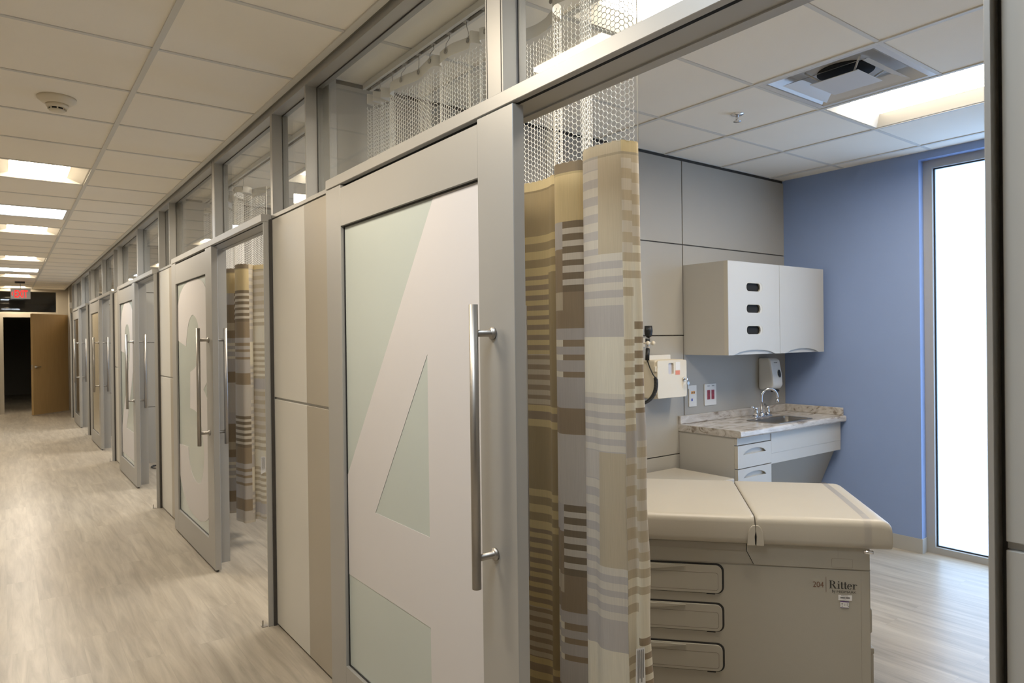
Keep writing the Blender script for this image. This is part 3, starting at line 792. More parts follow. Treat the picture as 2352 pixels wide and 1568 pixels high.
def make_curtain(plan, label, group, lab_at):
    use_plan(plan); ym = (plan[0][1]+plan[-1][1])/2
    t = thing('privacy_curtain', (1.44, ym, CEIL-.02), label, 'curtain', group)
    # woven cloth
    n = len(PATH); rows = 512
    vs = []; fs = []; cols = []
    for j in range(rows+1):
        z = ZT+(ZB-ZT)*j/rows
        for i, (x, y, c) in enumerate(PATH):
            xx, yy = flare(i, n-1, x, y, z); vs.append((xx, yy, z))
    for j in range(rows):
        v = (j+.5)/rows*(ZT-ZB)
        for i in range(n-1):
            fs.append((j*n+i, j*n+i+1, (j+1)*n+i+1, (j+1)*n+i))
            c = weave_and_light(PATH[i][2], v)
            if v < .034: c = {'C': TN, 'c': TN, 'D': GD, 'E': GD, 'B': DB, 'b': DB, 'A': GD, 'a': GD}[PATH[i][2]]
            if v < .040 and v >= .034: c = tuple(q*.75 for q in c)
            if v > (ZT-ZB)-.02: c = LG
            cols.append(c)
    me = D.meshes.new('cloth_panel'); me.from_pydata(vs, [], fs); me.update()
    ca = me.color_attributes.new('weave_and_light', 'FLOAT_COLOR', 'CORNER')
    buf = []
    for c in cols:
        for q in range(4): buf += [*c, 1.]
    ca.data.foreach_set('color', buf)
    for p in me.polygons: p.use_smooth = True
    me.materials.append(M['cloth'])
    o = D.objects.new('cloth_panel', me); COL.objects.link(o); o.parent = t; o.matrix_parent_inverse = t.matrix_basis.inverted()
    # care label stitched near the edge
    lx, ly, lz, ux, uy = lab_at
    def lp(a, h, off): return (lx+ux*a+uy*off, ly+uy*a-ux*off, lz+h)
    b = newbm(); quad(b, lp(0, .055, 0), lp(.030, .055, 0), lp(.032, -.055, 0), lp(-.004, -.075, 0))
    lab = obj('care_label', b, 'paper', o, recalc=False)
    for q in range(4):
        b = newbm(); a0 = .004+.0062*q
        quad(b, lp(a0, .05, .0012), lp(a0+.003, .05, .0012), lp(a0+.003, -.045+.012*(q % 2), .0012), lp(a0, -.045+.012*(q % 2), .0012))
        obj('print', b, 'grey_ink', lab, recalc=False)
    # net: real hexagonal mesh threads
    cw, rh, r = .0148, .0172, .0015
    nu = int(ARC[-1]/cw); zr = int((ZN-.045-ZT+.004)/rh)
    vs = []; fs = []
    def pt(u, z):
        u = min(max(u, 0.), ARC[-1]); x, y = along(u); return Vector((x, y, z))
    a3 = [(math.cos(q*2*PI/3), math.sin(q*2*PI/3)) for q in range(3)]
    def seg(p, q_):
        d = (q_-p).normalized(); s_ = d.cross(Vector((0, 0, 1)))
        if s_.length < .1: s_ = Vector((1, 0, 0))
        s_.normalize(); w_ = d.cross(s_)
        k0 = len(vs)
        for e in (p, q_):
            for ca_, sa_ in a3: vs.append(tuple(e+(s_*ca_+w_*sa_)*r))
        for q in range(3): fs.append((k0+q, k0+(q+1) % 3, k0+3+(q+1) % 3, k0+3+q))
    hw = cw*2/3   # hex side
    for i in range(nu):
        u = i*cw
        for j in range(zr):
            z = ZT-.002+j*rh+(rh/2 if i % 2 else 0)
            # zig-zag side and the horizontal bar of each cell
            a = pt(u-hw*.5, z); b_ = pt(u+hw*.5, z)
            seg(a, b_)
            c1 = pt(u+hw*.5+hw*.5, z+rh/2); c2 = pt(u+hw*.5+hw*.5, z-rh/2)
            seg(b_, c1)
            if z-rh/2 > ZT-.004: seg(b_, c2)
    me = D.meshes.new('net_panel'); me.from_pydata(vs, [], fs); me.update()
    for p in me.polygons: p.use_smooth = True
    me.materials.append(M['thread'])
    o2 = D.objects.new('net_panel', me); COL.objects.link(o2); o2.parent = t; o2.matrix_parent_inverse = t.matrix_basis.inverted()
    # webbing band along the top and down the free edge
    b = newbm()
    prev = None
    for (x, y, c) in PATH:
        cur = [b.verts.new((x, y, ZN)), b.verts.new((x, y, ZN-.045))]
        if prev: b.faces.new((prev[0], cur[0], cur[1], prev[1]))
        prev = cur
    obj('header_band', b, 'band', t, smooth=True)
    b = newbm(); x, y, _ = PATH[-1]; tube(b, [(x, y, ZT), (x, y, ZN)], .0018, 6); obj('selvedge', b, 'band', t)
    # hooks hanging from the track
    y_hi, y_lo = plan[0][1]-.06, plan[-1][1]+.04
    nh = max(4, round((y_hi-y_lo)/.128))
    for q_ in range(nh+1):
        hy = y_hi+(y_lo-y_hi)*q_/nh; hx = 1.425
        k = min(range(len(PATH)), key=lambda q: (PATH[q][1]-hy)**2+(PATH[q][0]-hx)**2)
        px, py = PATH[k][0], PATH[k][1]
        b = newbm()
        box(b, 1.413, 1.431, hy-.012, hy+.012, CEIL-.032, CEIL-.020)
        tube(b, [(1.422, hy, CEIL-.03), (1.424, hy, CEIL-.05), (px, py, ZN+.012), (px-.003, py, ZN-.012), (px-.003, py+.004, ZN-.016), (px-.003, py+.006, ZN-.010)], .0016, 6)
        lathe(b, (px-.004, py, ZN-.018), [(.010, 0), (.010, -.002), (.006, -.003), (.006, .001)], 'x', 14)
        obj('hook', b, 'steel', t)
    return t
make_curtain(PLAN, 'plaid privacy curtain with white net top in the open doorway beside door 4', 'privacy curtains', (1.462, 1.371, .545, .98, -.2))
make_curtain(PLAN_B, 'plaid privacy curtain, seen edge-on, in the doorway beside door 3', 'privacy curtains', (1.52, 5.148, .60, .9, -.43))
def track(s, k):
    t = thing('curtain_track', (1.422, 1.6+s, CEIL-.02), 'white ceiling curtain track just inside the room behind %s' % BAYW[k], 'curtain track', 'curtain tracks')
    b = newbm(); box(b, 1.398, 1.446, .5+s, 3.04+s, CEIL-.010, CEIL-.0065); box(b, 1.398, 1.403, .5+s, 3.04+s, CEIL-.032, CEIL-.010); box(b, 1.441, 1.446, .5+s, 3.04+s, CEIL-.032, CEIL-.010)
    box(b, 1.403, 1.412, .5+s, 3.04+s, CEIL-.032, CEIL-.029); box(b, 1.432, 1.441, .5+s, 3.04+s, CEIL-.032, CEIL-.029)
    obj('channel', b, 'tee', t)
    b = newbm(); box(b, 1.404, 1.440, .5+s, 3.04+s, CEIL-.0125, CEIL-.0105); obj('slot', b, 'metal_dark', t)
for k, s in enumerate(SH[:3]): track(s, k)

# ------------------------------------------------------------------ room furniture
YW = 3.06
# wall cabinet
cx0, cxm, cx1, cyf, cz0, cz1 = 3.775, 4.368, 4.955, 2.70, 1.380, 1.998
t = thing('wall_cabinet', (4.36, YW, cz0), 'pale wall cabinet with two doors, one holding three dark glove slots', 'cabinet')
b = newbm()
box(b, cx0, cx0+.02, cyf+.022, YW, cz0, cz1); box(b, cx1-.02, cx1, cyf+.022, YW, cz0, cz1); box(b, cx0+.02, cx1-.02, cyf+.022, YW, cz0, cz0+.02); box(b, cx0+.02, cx1-.02, cyf+.022, YW, cz1-.02, cz1); box(b, cx0+.02, cx1-.02, YW-.012, YW, cz0+.02, cz1-.02)
obj('carcass', b, 'cab', t)
def slab_with_holes(outer, holes, f0, f1):
    """Flat slab in (a,b) with holes, between two mapped planes."""
    b = newbm()
    def cap(f, flip):
        es = []; loops = []
        for lp in [outer]+holes:
            vs = [b.verts.new(f(*p)) for p in lp]; loops.append(vs)
            es += [b.edges.new((vs[i], vs[(i+1) % len(vs)])) for i in range(len(vs))]
        bmesh.ops.triangle_fill(b, use_beauty=True, edges=es)
        return loops
    A = cap(f0, False); B = cap(f1, True)
    for la, lb in zip(A, B):
        n = len(la)
        for i in range(n): b.faces.new((la[i], lb[i], lb[(i+1) % n], la[(i+1) % n]))
    return b
def cab_door(x0, x1, slots, lab):
    g = .002; arch = []
    xm = (x0+x1)/2
    hw = .235 if slots else .215
    outer = [(x0+g, cz0), (xm-hw, cz0)]
    for q in range(9):
        a = q/8; outer.append((xm-hw+2*hw*a, cz0+.001+.030*math.sin(PI*a)**.6))
    outer += [(xm+hw+.001, cz0), (x1-g, cz0), (x1-g, cz1), (x0+g, cz1)]
    holes = []
    if slots:
        for z in (1.835, 1.690, 1.546): holes.append(rrect(xm-.098, xm+.088, z-.032, z+.030, .028))
    b = slab_with_holes(outer, holes, lambda a, c_: Vector((a, cyf, c_)), lambda a, c_: Vector((a, cyf+.021, c_)))
    d = obj('cabinet_door', b, 'cab', t)
    # arched finger pull behind the cut-out
    b = newbm(); box(b, xm-hw, xm+hw, cyf+.012, cyf+.0205, cz0+.001, cz0+.03); obj('finger_pull', b, 'cab', d)
    if slots:
        for z in (1.835, 1.690, 1.546):
            b = newbm(); ring_prism(b, rrect(xm-.098, xm+.088, z-.032, z+.030, .028), rrect(xm-.092, xm+.066, z-.030, z+.025, .025), lambda a, c_: Vector((a, cyf+.001, c_)), lambda a, c_: Vector((a+.004, cyf+.014, c_)))
            obj('slot_rim', b, 'cab_edge', d)
            b = newbm(); box(b, xm-.10, xm+.09, cyf+.016, cyf+.0205, z-.034, z+.032); obj('slot_opening', b, 'void', d)
    return d
cab_door(cx0, cxm, True, ''); cab_door(cxm, cx1, False, '')
for a in ((cx0-.0005, cx0+.001, cyf, cyf+.03, cz0, cz1), (cxm-.0015, cxm+.0015, cyf+.004, cyf+.02, cz0+.03, cz1)):
    b = newbm(); box(b, *a); obj('edge_band', b, 'cab_edge', t)

# countertop with sink
kx0, kx1, kyf, kz = 3.705, 5.012, 2.585, .905
sx0, sx1, sy0, sy1 = 4.195, 4.66, 2.615, 2.875
t = thing('countertop', (4.35, YW, kz), 'marbled laminate countertop with upstand in the corner of the room', 'countertop')
b = slab_with_holes([(kx0, kyf), (kx1, kyf), (kx1, YW), (kx0, YW)], [rrect(sx0+.012, sx1-.012, sy0+.012, sy1-.012, .03)], lambda a, c_: Vector((a, c_, kz)), lambda a, c_: Vector((a, c_, kz-.045)))
pf = [(kyf+.0005, kz), (kyf-.012, kz-.001), (kyf-.018, kz-.006), (kyf-.020, kz-.014), (kyf-.020, kz-.034), (kyf-.016, kz-.042), (kyf-.008, kz-.045), (kyf+.0005, kz-.045)]
prism(b, pf, lambda a, c_: Vector((kx0, a, c_)), lambda a, c_: Vector((kx1, a, c_)))
obj('slab', b, 'marble', t)
b = newbm(); box(b, kx0, kx1, YW-.02, YW, kz, .962, .003, 1); obj('backsplash', b, 'marble', t)
b = newbm(); box(b, kx1-.02, kx1, kyf+.0, YW-.021, kz, .962, .003, 1); obj('backsplash', b, 'marble', t)
t = thing('sink', ((sx0+sx1)/2, 2.77, kz), 'small stainless steel sink set in the marbled countertop', 'sink')
b = newbm(); ring_prism(b, rrect(sx0, sx1, sy0, sy1, .035), rrect(sx0+.022, sx1-.022, sy0+.022, sy1-.045, .03), lambda a, c_: Vector((a, c_, kz+.004)), lambda a, c_: Vector((a, c_, kz+.0005)))
obj('rim', b, 'sink_steel', t)
b = newbm(); loops = []
for z, ins, r in ((kz+.002, .022, .03), (kz-.02, .024, .032), (kz-.12, .032, .045), (kz-.135, .05, .05)):
    loops.append([b.verts.new((p[0], p[1], z)) for p in rrect(sx0+ins, sx1-ins, sy0+ins, sy1-ins-.023, r)])
for i in range(3):
    for q in range(len(loops[0])): 
        f = b.faces.new((loops[i][q], loops[i][(q+1) % len(loops[0])], loops[i+1][(q+1) % len(loops[0])], loops[i+1][q])); f.smooth = True
b.faces.new(loops[3]); obj('bowl', b, 'sink_steel', t)
b = newbm(); lathe(b, ((sx0+sx1)/2, 2.75, kz-.1345), [(.04, 0), (.04, .003), (.02, .001)]); obj('drain', b, 'chrome', t)
# faucet
fx, fy = 4.455, 2.908
t = thing('faucet', (fx, fy, kz), 'chrome gooseneck faucet with two blade handles behind the sink', 'faucet')
b = newbm(); box(b, fx-.105, fx+.105, fy-.025, fy+.025, kz, kz+.016, .006, 2); obj('base', b, 'chrome', t)
b = newbm(); lathe(b, (fx, fy, kz+.016), [(.022, 0), (.020, .015), (.011, .02)])
dx, dy = .62, -.55
pts = [(fx, fy, kz+.016), (fx, fy, kz+.145)]
R_ = .060
for q in range(0, 11):
    a = PI-PI*1.08*q/10
    h = R_+R_*math.cos(a); pts.append((fx+h*.83, fy-h*.56, kz+.150+R_*math.sin(a)))
tube(b, pts, .0095, 14)
e = Vector(pts[-1]); tube(b, [e, e+Vector((0, 0, -.012)), e+Vector((0, 0, -.03))], [.0095, .013, .013], 14)
obj('spout', b, 'chrome', t)
for sg in (-1, 1):
    hx = fx+sg*.075
    b = newbm(); lathe(b, (hx, fy, kz+.016), [(.021, 0), (.018, .03), (.014, .045), (.016, .05), (.016, .062)])
    ex, ey_ = ((-.075, -.02) if sg < 0 else (.035, .045))
    tube(b, [(hx, fy, kz+.066), (hx+ex*.4, fy+ey_*.4, kz+.076), (hx+ex, fy+ey_, kz+.088)], [.010, .008, .007], 10)
    obj('handle', b, 'chrome', t)
# base cabinet with drawers, under the counter
bx0, bx1, byf = 3.715, 4.083, 2.60
t = thing('base_cabinet', (3.9, YW, 0), 'pale base cabinet with recessed-pull drawers under the left end of the countertop', 'cabinet')
b = newbm(); box(b, bx0, bx1, byf+.022, YW-.001, .09, kz-.046); box(b, bx0+.03, bx1, byf+.07, YW-.001, 0, .09); obj('carcass', b, 'cab', t)
b = newbm(); box(b, bx0, bx1, byf, byf+.021, .812, kz-.047); obj('top_rail', b, 'cab', t)
for (z0, z1) in ((.662, .806), (.512, .656), (.362, .506), (.10, .356)):
    xm, zm = (bx0+bx1)/2, z1-.048
    pull = []
    for q in range(11):
        a = q/10; pull.append((xm-.125+.25*a, zm-.012+.036*math.sin(PI*a)**.55))
    pull.append((xm+.128, zm-.012)); 
    b = slab_with_holes([(bx0+.001, z0), (bx1-.001, z0), (bx1-.001, z1), (bx0+.001, z1)], [pull], lambda a, c_: Vector((a, byf-.004, c_)), lambda a, c_: Vector((a, byf+.020, c_)))
    d = obj('drawer', b, 'cab', t)
    b = newbm(); box(b, xm-.13, xm+.13, byf+.012, byf+.0195, zm-.02, zm+.03); obj('recessed_pull', b, 'cab', d)
    b = newbm(); box(b, bx0-.0004, bx0+.0009, byf-.004, byf+.02, z0, z1); obj('edge_band', b, 'cab_edge', d)
t = thing('mounted_apron_panel', (4.55, byf, .65), 'pale apron panel hanging under the sink end of the countertop', 'cabinet panel')
b = newbm(); box(b, bx1+.001, 4.985, byf-.004, byf+.016, .722, kz-.045); box(b, bx1+.001, 4.985, byf-.003, byf+.016, .652, .7212); obj('panel', b, 'cab', t)
b = newbm(); v = [(byf+.016, .652), (byf+.016, .675), (2.85, .30), (2.83, .30)]
prism(b, [(byf+.05, .66), (byf+.10, .70), (2.90, .17), (2.86, .15)], lambda a, c_: Vector((bx1+.002, a, c_)), lambda a, c_: Vector((5.012, a, c_))); obj('knee_shield', b, 'room_panel', t)

# soap dispenser
t = thing('soap_dispenser', (4.69, YW, 1.1), 'white wall soap dispenser above the faucet', 'soap dispenser')
prof = [(YW, 1.095), (YW, 1.335), (2.975, 1.335), (2.955, 1.315), (2.935, 1.20), (2.93, 1.13), (2.945, 1.105), (2.99, 1.085)]
b = newbm(); prism(b, prof, lambda a, c_: Vector((4.648, a, c_)), lambda a, c_: Vector((4.778, a, c_)), .012); obj('body', b, 'white_plastic', t)
b = newbm()
c0 = Vector((4.735, 2.9345, 1.215)); ux = Vector((1, 0, 0)); uz = Vector((0, -.16, .98)).normalized()*-1
ring = [b.verts.new(c0+Vector((.018*math.cos(2*PI*q/24), -.0012+.0045*math.sin(2*PI*q/24), .030*math.sin(2*PI*q/24)))) for q in range(24)]; b.faces.new(ring); obj('sight_window', b, 'black', t)
b = newbm(); box(b, 4.690, 4.735, 2.9515, 2.953, 1.296, 1.303); obj('nameplate', b, 'grey_ink', t)
b = newbm(); box(b, 4.70, 4.76, 2.95, 2.99, 1.075, 1.092, .004, 1); obj('nozzle', b, 'black', t)

# sharps container
t = thing('sharps_container', (3.49, YW, 1.1), 'cream sharps container with lock and key on the panelled wall', 'sharps container')
b = newbm(); box(b, 3.345, 3.64, 2.945, 3.055, 1.105, 1.356, .012, 3); obj('body', b, 'cream_plastic', t)
b = newbm(); box(b, 3.40, 3.62, YW-.012, YW-.0005, 1.30, 1.385, .003, 1); obj('wall_bracket', b, 'white_plastic', t)
b = slab_with_holes(rrect(3.35, 3.637, 1.110, 1.352, .014), [rrect(3.455, 3.508, 1.262, 1.335, .01)], lambda a, c_: Vector((a, 2.930, c_)), lambda a, c_: Vector((a, 2.944, c_)))
d = obj('door', b, 'cream_plastic', t)
b = newbm(); box(b, 3.452, 3.512, 2.9405, 2.944, 1.258, 1.338); obj('sight_window', b, 'lilac', d)
b = newbm(); box(b, 3.525, 3.572, 2.9285, 2.9299, 1.288, 1.340); obj('label', b, 'paper', d)
b = newbm(); box(b, 3.525, 3.568, 2.9285, 2.9299, 1.256, 1.284); obj('label', b, 'orange', d)
for z in (1.155, 1.30):
    b = newbm(); box(b, 3.335, 3.352, 2.935, 2.952, z-.018, z+.018, .002, 1); obj('hinge', b, 'cream_plastic', t)
b = newbm(); lathe(b, (3.607, 2.930, 1.225), [(.013, 0), (.013, -.007), (.009, -.009)], 'y', 20); box(b, 3.605, 3.609, 2.90, 2.922, 1.219, 1.231); obj('lock', b, 'chrome', d)
b = newbm(); lathe(b, (3.622, 2.906, 1.198), [(.012, 0), (.012, -.003)], 'y', 18); box(b, 3.620, 3.626, 2.903, 2.906, 1.160, 1.190); obj('key', b, 'steel', d)

# wall plates
t = thing('data_plate', (3.856, YW, 1.09), 'white wall plate with orange and blue jacks beside the sharps container', 'wall plate')
b = newbm(); box(b, 3.815, 3.898, YW-.007, YW-.0005, 1.015, 1.166, .002, 1); obj('plate', b, 'white_plastic', t)
for x in (3.846, 3.868):
    b = newbm(); box(b, x-.009, x+.009, YW-.0085, YW-.0068, 1.105, 1.124); j = obj('jack', b, 'orange_jack', t)
    b = newbm(); box(b, x-.004, x+.004, YW-.0092, YW-.0086, 1.109, 1.119); obj('socket', b, 'black', j)
b = newbm(); box(b, 3.838, 3.852, YW-.0085, YW-.0068, 1.055, 1.073); obj('jack', b, 'blue_jack', t)
t = thing('power_outlet', (4.052, YW, 1.09), 'white wall plate with two red receptacles left of the soap dispenser', 'outlet')
b = newbm(); box(b, 3.986, 4.120, YW-.007, YW-.0005, 1.012, 1.166, .002, 1); obj('plate', b, 'white_plastic', t)
for x in (4.030, 4.078):
    b = newbm(); box(b, x-.0165, x+.0165, YW-.0095, YW-.0068, 1.055, 1.122, .001, 1); r_ = obj('receptacle', b, 'red', t)
    b = newbm()
    for z in (1.072, 1.105): box(b, x-.007, x-.005, YW-.0101, YW-.0096, z-.005, z+.005); box(b, x+.005, x+.007, YW-.0101, YW-.0096, z-.005, z+.005); box(b, x-.002, x+.002, YW-.0101, YW-.0096, z-.012, z-.008)
    obj('socket', b, 'black', r_)
b = newbm()
for x in (4.030, 4.082): box(b, x-.014, x+.014, YW-.0074, YW-.0071, 1.148, 1.154)
obj('caption', b, 'grey_ink', t)

# otoscope on its wall cradle with coiled cord
ox, oy = 3.345, 3.0
t = thing('otoscope', (ox, YW, 1.4), 'black otoscope with coiled cord hanging on the wall beside the curtain edge', 'otoscope')
b = newbm(); tube(b, [(ox, oy, 1.508), (ox+.002, oy, 1.52), (ox+.003, oy, 1.545), (ox+.002, oy, 1.578)], [.018, .024, .027, .024], 16); tube(b, [(ox+.002, oy+.0, 1.555), (ox-.03, oy-.02, 1.558)], [.016, .008], 12); obj('head', b, 'black', t)
b = newbm(); tube(b, [(ox-.006, oy, 1.43), (ox-.003, oy, 1.508)], .012, 14); obj('neck', b, 'chrome', t)
b = newbm(); tube(b, [(ox-.006, oy, 1.474), (ox-.004, oy, 1.494)], .015, 14); obj('collar', b, 'black', t)
b = newbm()
for q in (-.028, .022): lathe(b, (ox+q, oy-.022, 1.466), [(.004, -.012), (.012, -.008), (.0145, 0), (.012, .008), (.004, .012)], 'y', 16); tube(b, [(ox+q, oy-.016, 1.466), (ox+q*.6, YW-.004, 1.466)], .005, 8)
box(b, ox-.03, ox+.03, YW-.006, YW-.0005, 1.44, 1.50, .002, 1)
obj('cradle', b, 'cream_plastic', t)
b = newbm(); tube(b, [(ox-.012, oy, 1.355), (ox-.006, oy, 1.43)], .0135, 14); obj('grip', b, 'black', t)
b = newbm(); tube(b, [(ox-.012, oy, 1.355), (ox-.022, oy-.03, 1.31), (ox-.030, oy-.06, 1.27), (ox-.036, oy-.09, 1.245)], .004, 8)
pts = []; rs = []
A_ = [Vector((ox-.036, oy-.09, 1.245)), Vector((ox-.028, oy-.095, 1.19)), Vector((ox-.042, oy-.095, 1.13)), Vector((ox-.085, oy-.08, 1.09)), Vector((ox-.15, oy-.05, 1.08))]
def bez(P, u):
    Q = P[:]
    while len(Q) > 1: Q = [Q[i].lerp(Q[i+1], u) for i in range(len(Q)-1)]
    return Q[0]
for q in range(261):
    u = q/260; c = bez(A_, u); a = q*2*PI/9
    pts.append(c+Vector((0.010*math.cos(a), 0.010*math.sin(a), .002*math.sin(a))))
tube(b, pts, .0042, 6)
obj('cord', b, 'black', t)

# low cream cabinet in the corner by the base cabinet
t = thing('low_cabinet', (3.3, 2.8, 0), 'cream-topped low unit against the panelled wall behind the exam table', 'cabinet')
b = newbm(); box(b, 2.95, 3.63, 2.56, 3.03, .585, .622, .008, 2); obj('top', b, 'upholstery', t)
b = newbm(); box(b, 2.97, 3.61, 2.58, 3.02, .05, .585); box(b, 3.0, 3.58, 2.61, 3.02, 0, .05); obj('body', b, 'cab', t)

# ------------------------------------------------------------------ exam table (own frame: s along the side, w into the room)
yaw = math.radians(-42)
dS = Vector((math.sin(yaw), math.cos(yaw), 0)); dW = Vector((dS.y, -dS.x, 0)); A0 = Vector((2.644, 1.263, 0))
def TB(s, w, z): return A0+dS*s+dW*w+Vector((0, 0, z))
mtx = Matrix(((dS.x, dW.x, 0, A0.x), (dS.y, dW.y, 0, A0.y), (0, 0, 1, 0), (0, 0, 0, 1)))
def tx(bm_): bmesh.ops.transform(bm_, matrix=mtx, verts=bm_.verts); return bm_
t = thing('exam_table', A0, 'cream padded exam table with taupe drawer base in the open room', 'exam table')
TW = .66; BZ = .684
b = newbm()
box(b, .0, 1.24, .012, TW-.012, .095, .600, .004, 1); obj('base', tx(b), 'table_body', t)
b = newbm(); box(b, .03, 1.2, .05, TW-.05, 0, .095); obj('plinth', tx(b), 'black', t)
# upper apron: long grey strip, then the deeper foot section
b = newbm()
prism(b, [(.003, .602), (.003, BZ), (.452, BZ), (.452, .655), (.425, .6025)], lambda a, c_: Vector((a, .008, c_)), lambda a, c_: Vector((a, TW-.008, c_)))
obj('foot_section', tx(b), 'table_body', t)
b = newbm(); box(b, .455, 1.24, .006, TW-.006, .657, BZ); obj('top_rail', tx(b), 'table_trim', t)
b = newbm(); prism(b, [(.4545, .655), (1.24, .655), (1.24, .602), (.4275, .602)], lambda a, c_: Vector((a, .013, c_)), lambda a, c_: Vector((a, TW-.013, c_))); obj('upper_base', tx(b), 'table_body', t)
b = newbm(); ring_prism(b, rrect(.063, .140, .606, .642, .005), rrect(.0645, .1385, .6075, .6405, .004), lambda a, c_: Vector((a, .0075, c_)), lambda a, c_: Vector((a, .0085, c_))); box(b, .1155, .1165, .0076, .0085, .643, BZ); obj('outlet_cover', tx(b), 'table_trim', t)
b = newbm(); box(b, .0330, .0342, .0114, .0125, .10, .598); box(b, .0, 1.24, .0112, .0122, .5995, .602); obj('panel_joint', tx(b), 'table_trim', t)
# cushions
def cushion(s0, s1, name, pleat_at):
    r0, r1 = (.05, .010) if pleat_at else (.010, .05)
    b = newbm(); ns, nw = 26, 22
    z0, z1 = BZ, .800; vs = {}
    prof = []     # closed section round the long direction: (w, z)
    r = .028
    sect = rrect(-.022, TW+.012, z0+.002, z1, r, 6)
    rows = []
    for i in range(ns+1):
        f = i/ns; s = s0+(s1-s0)*(.5-.5*math.cos(PI*f))
        e0 = min(1., (s-s0)/r0); e1 = min(1., (s1-s)/r1); rr_ = r0 if e0 < e1 else r1
        e = min(e0, e1); k = math.sqrt(max(0., 1-(1-e)**2))
        ring = []
        for (w, z) in sect:
            ww = TW/2+(w-TW/2)*(1-.018*(1-k)); 
            top = .006*math.sin(PI*min(1, max(0, w/TW)))
            zz = z
            if z > (z0+z1)/2: zz = z+top-((.030 if rr_ > .03 else .007)*(1-k))
            ring.append(b.verts.new((s, ww, zz)))
        rows.append(ring)
    n = len(sect)
    for i in range(ns):
        for q in range(n):
            f = b.faces.new((rows[i][q], rows[i][(q+1) % n], rows[i+1][(q+1) % n], rows[i+1][q])); f.smooth = True
    b.faces.new(rows[0]); b.faces.new(rows[-1])
    return obj(name, tx(b), 'upholstery', t)
c1 = cushion(-.072, .4215, 'seat_cushion', 1); c2 = cushion(.4245, 1.30, 'back_cushion', 0)
# folded corner pleats by the seam
for sg in (-1, 1):
    c0 = .423; b = newbm()
    out = [(c0+sg*.0022, BZ+.003), (c0+sg*.0315, BZ+.003), (c0+sg*.0295, .722), (c0+sg*.0265, .742), (c0+sg*.020, .757), (c0+sg*.011, .7655), (c0+sg*.0012, .768), (c0+sg*.0004, .742), (c0+sg*.0040, .722)]
    prism(b, out, lambda a, c_: Vector((a, -.0205, c_)), lambda a, c_: Vector((a, -.0295, c_)), .0026)
    obj('pleat', tx(b), 'upholstery', t)
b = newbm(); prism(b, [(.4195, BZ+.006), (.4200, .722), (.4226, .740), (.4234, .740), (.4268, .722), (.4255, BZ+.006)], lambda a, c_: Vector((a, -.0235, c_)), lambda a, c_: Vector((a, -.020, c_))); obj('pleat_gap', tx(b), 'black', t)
# clear strap across the foot end
b = newbm(); path = [(-.0235, BZ-.002), (-.0235, .772), (-.019, .79), (-.006, .8035), (.05, .8065), (TW/2, .8085), (TW-.05, .8065), (TW, .803), (TW+.0125, .785), (TW+.0135, BZ)]
for i in range(len(path)-1):
    (w0, z0), (w1, z1) = path[i], path[i+1]
    quad(b, (.004, w0, z0), (.030, w0, z0), (.030, w1, z1), (.004, w1, z1))
obj('paper_strap', tx(b), 'film', t, smooth=True)
b = newbm(); tube(b, [(.0, -.0235, BZ-.004), (.034, -.0235, BZ-.004)], .007, 10); obj('strap_clip', tx(b), 'chrome', t)
# drawers on the long side
for (z0, z1) in ((.477, .598), (.325, .441), (.165, .280)):
    s0, s1 = .540, 1.08
    b = newbm(); prism(b, rrect(s0, s1, z0, z1, .028), lambda a, c_: Vector((a, .0105, c_)), lambda a, c_: Vector((a, .013, c_))); g_ = obj('drawer_gap', tx(b), 'black', t)
    b = newbm(); prism(b, rrect(s0+.008, s1-.006, z0+.003, z1-.007, .024), lambda a, c_: Vector((a, .0045, c_)), lambda a, c_: Vector((a, .0125, c_)), .002); d = obj('drawer', tx(b), 'table_body', t)
    b = newbm()
    o_ = rrect(s0+.022, s1-.02, z0+.014, z1-.036, .010, 4); i_ = rrect(s0+.0236, s1-.0216, z0+.0156, z1-.0376, .009, 4)
    ring_prism(b, o_, i_, lambda a, c_: Vector((a, .0042, c_)), lambda a, c_: Vector((a, .005, c_))); obj('moulded_line', tx(b), 'table_line', d)
    b = newbm()
    prism(b, [(s0+.15+.30*q/12, z1-.012-.016*math.sin(PI*q/12)) for q in range(13)]+[(s0+.45, z1-.010), (s0+.15, z1-.010)], lambda a, c_: Vector((a, -.002, c_)), lambda a, c_: Vector((a, .005, c_)), .001); obj('pull_lip', tx(b), 'table_body', d)
    b = newbm(); box(b, s0+.035, s0+.068, .006, .012, z0-.002, z0+.0045)
    obj('latch', tx(b), 'black', d)
# end pulls
b = newbm(); box(b, -.018, .0, .05, .30, .34, .44, .01, 3); obj('step_handle', tx(b), 'table_body', t)
b = newbm(); box(b, -.022, .0, .05, .30, .10, .265, .008, 3); box(b, -.0235, -.002, .052, .298, .262, .285, .004, 2); obj('step_front', tx(b), 'table_body', t)
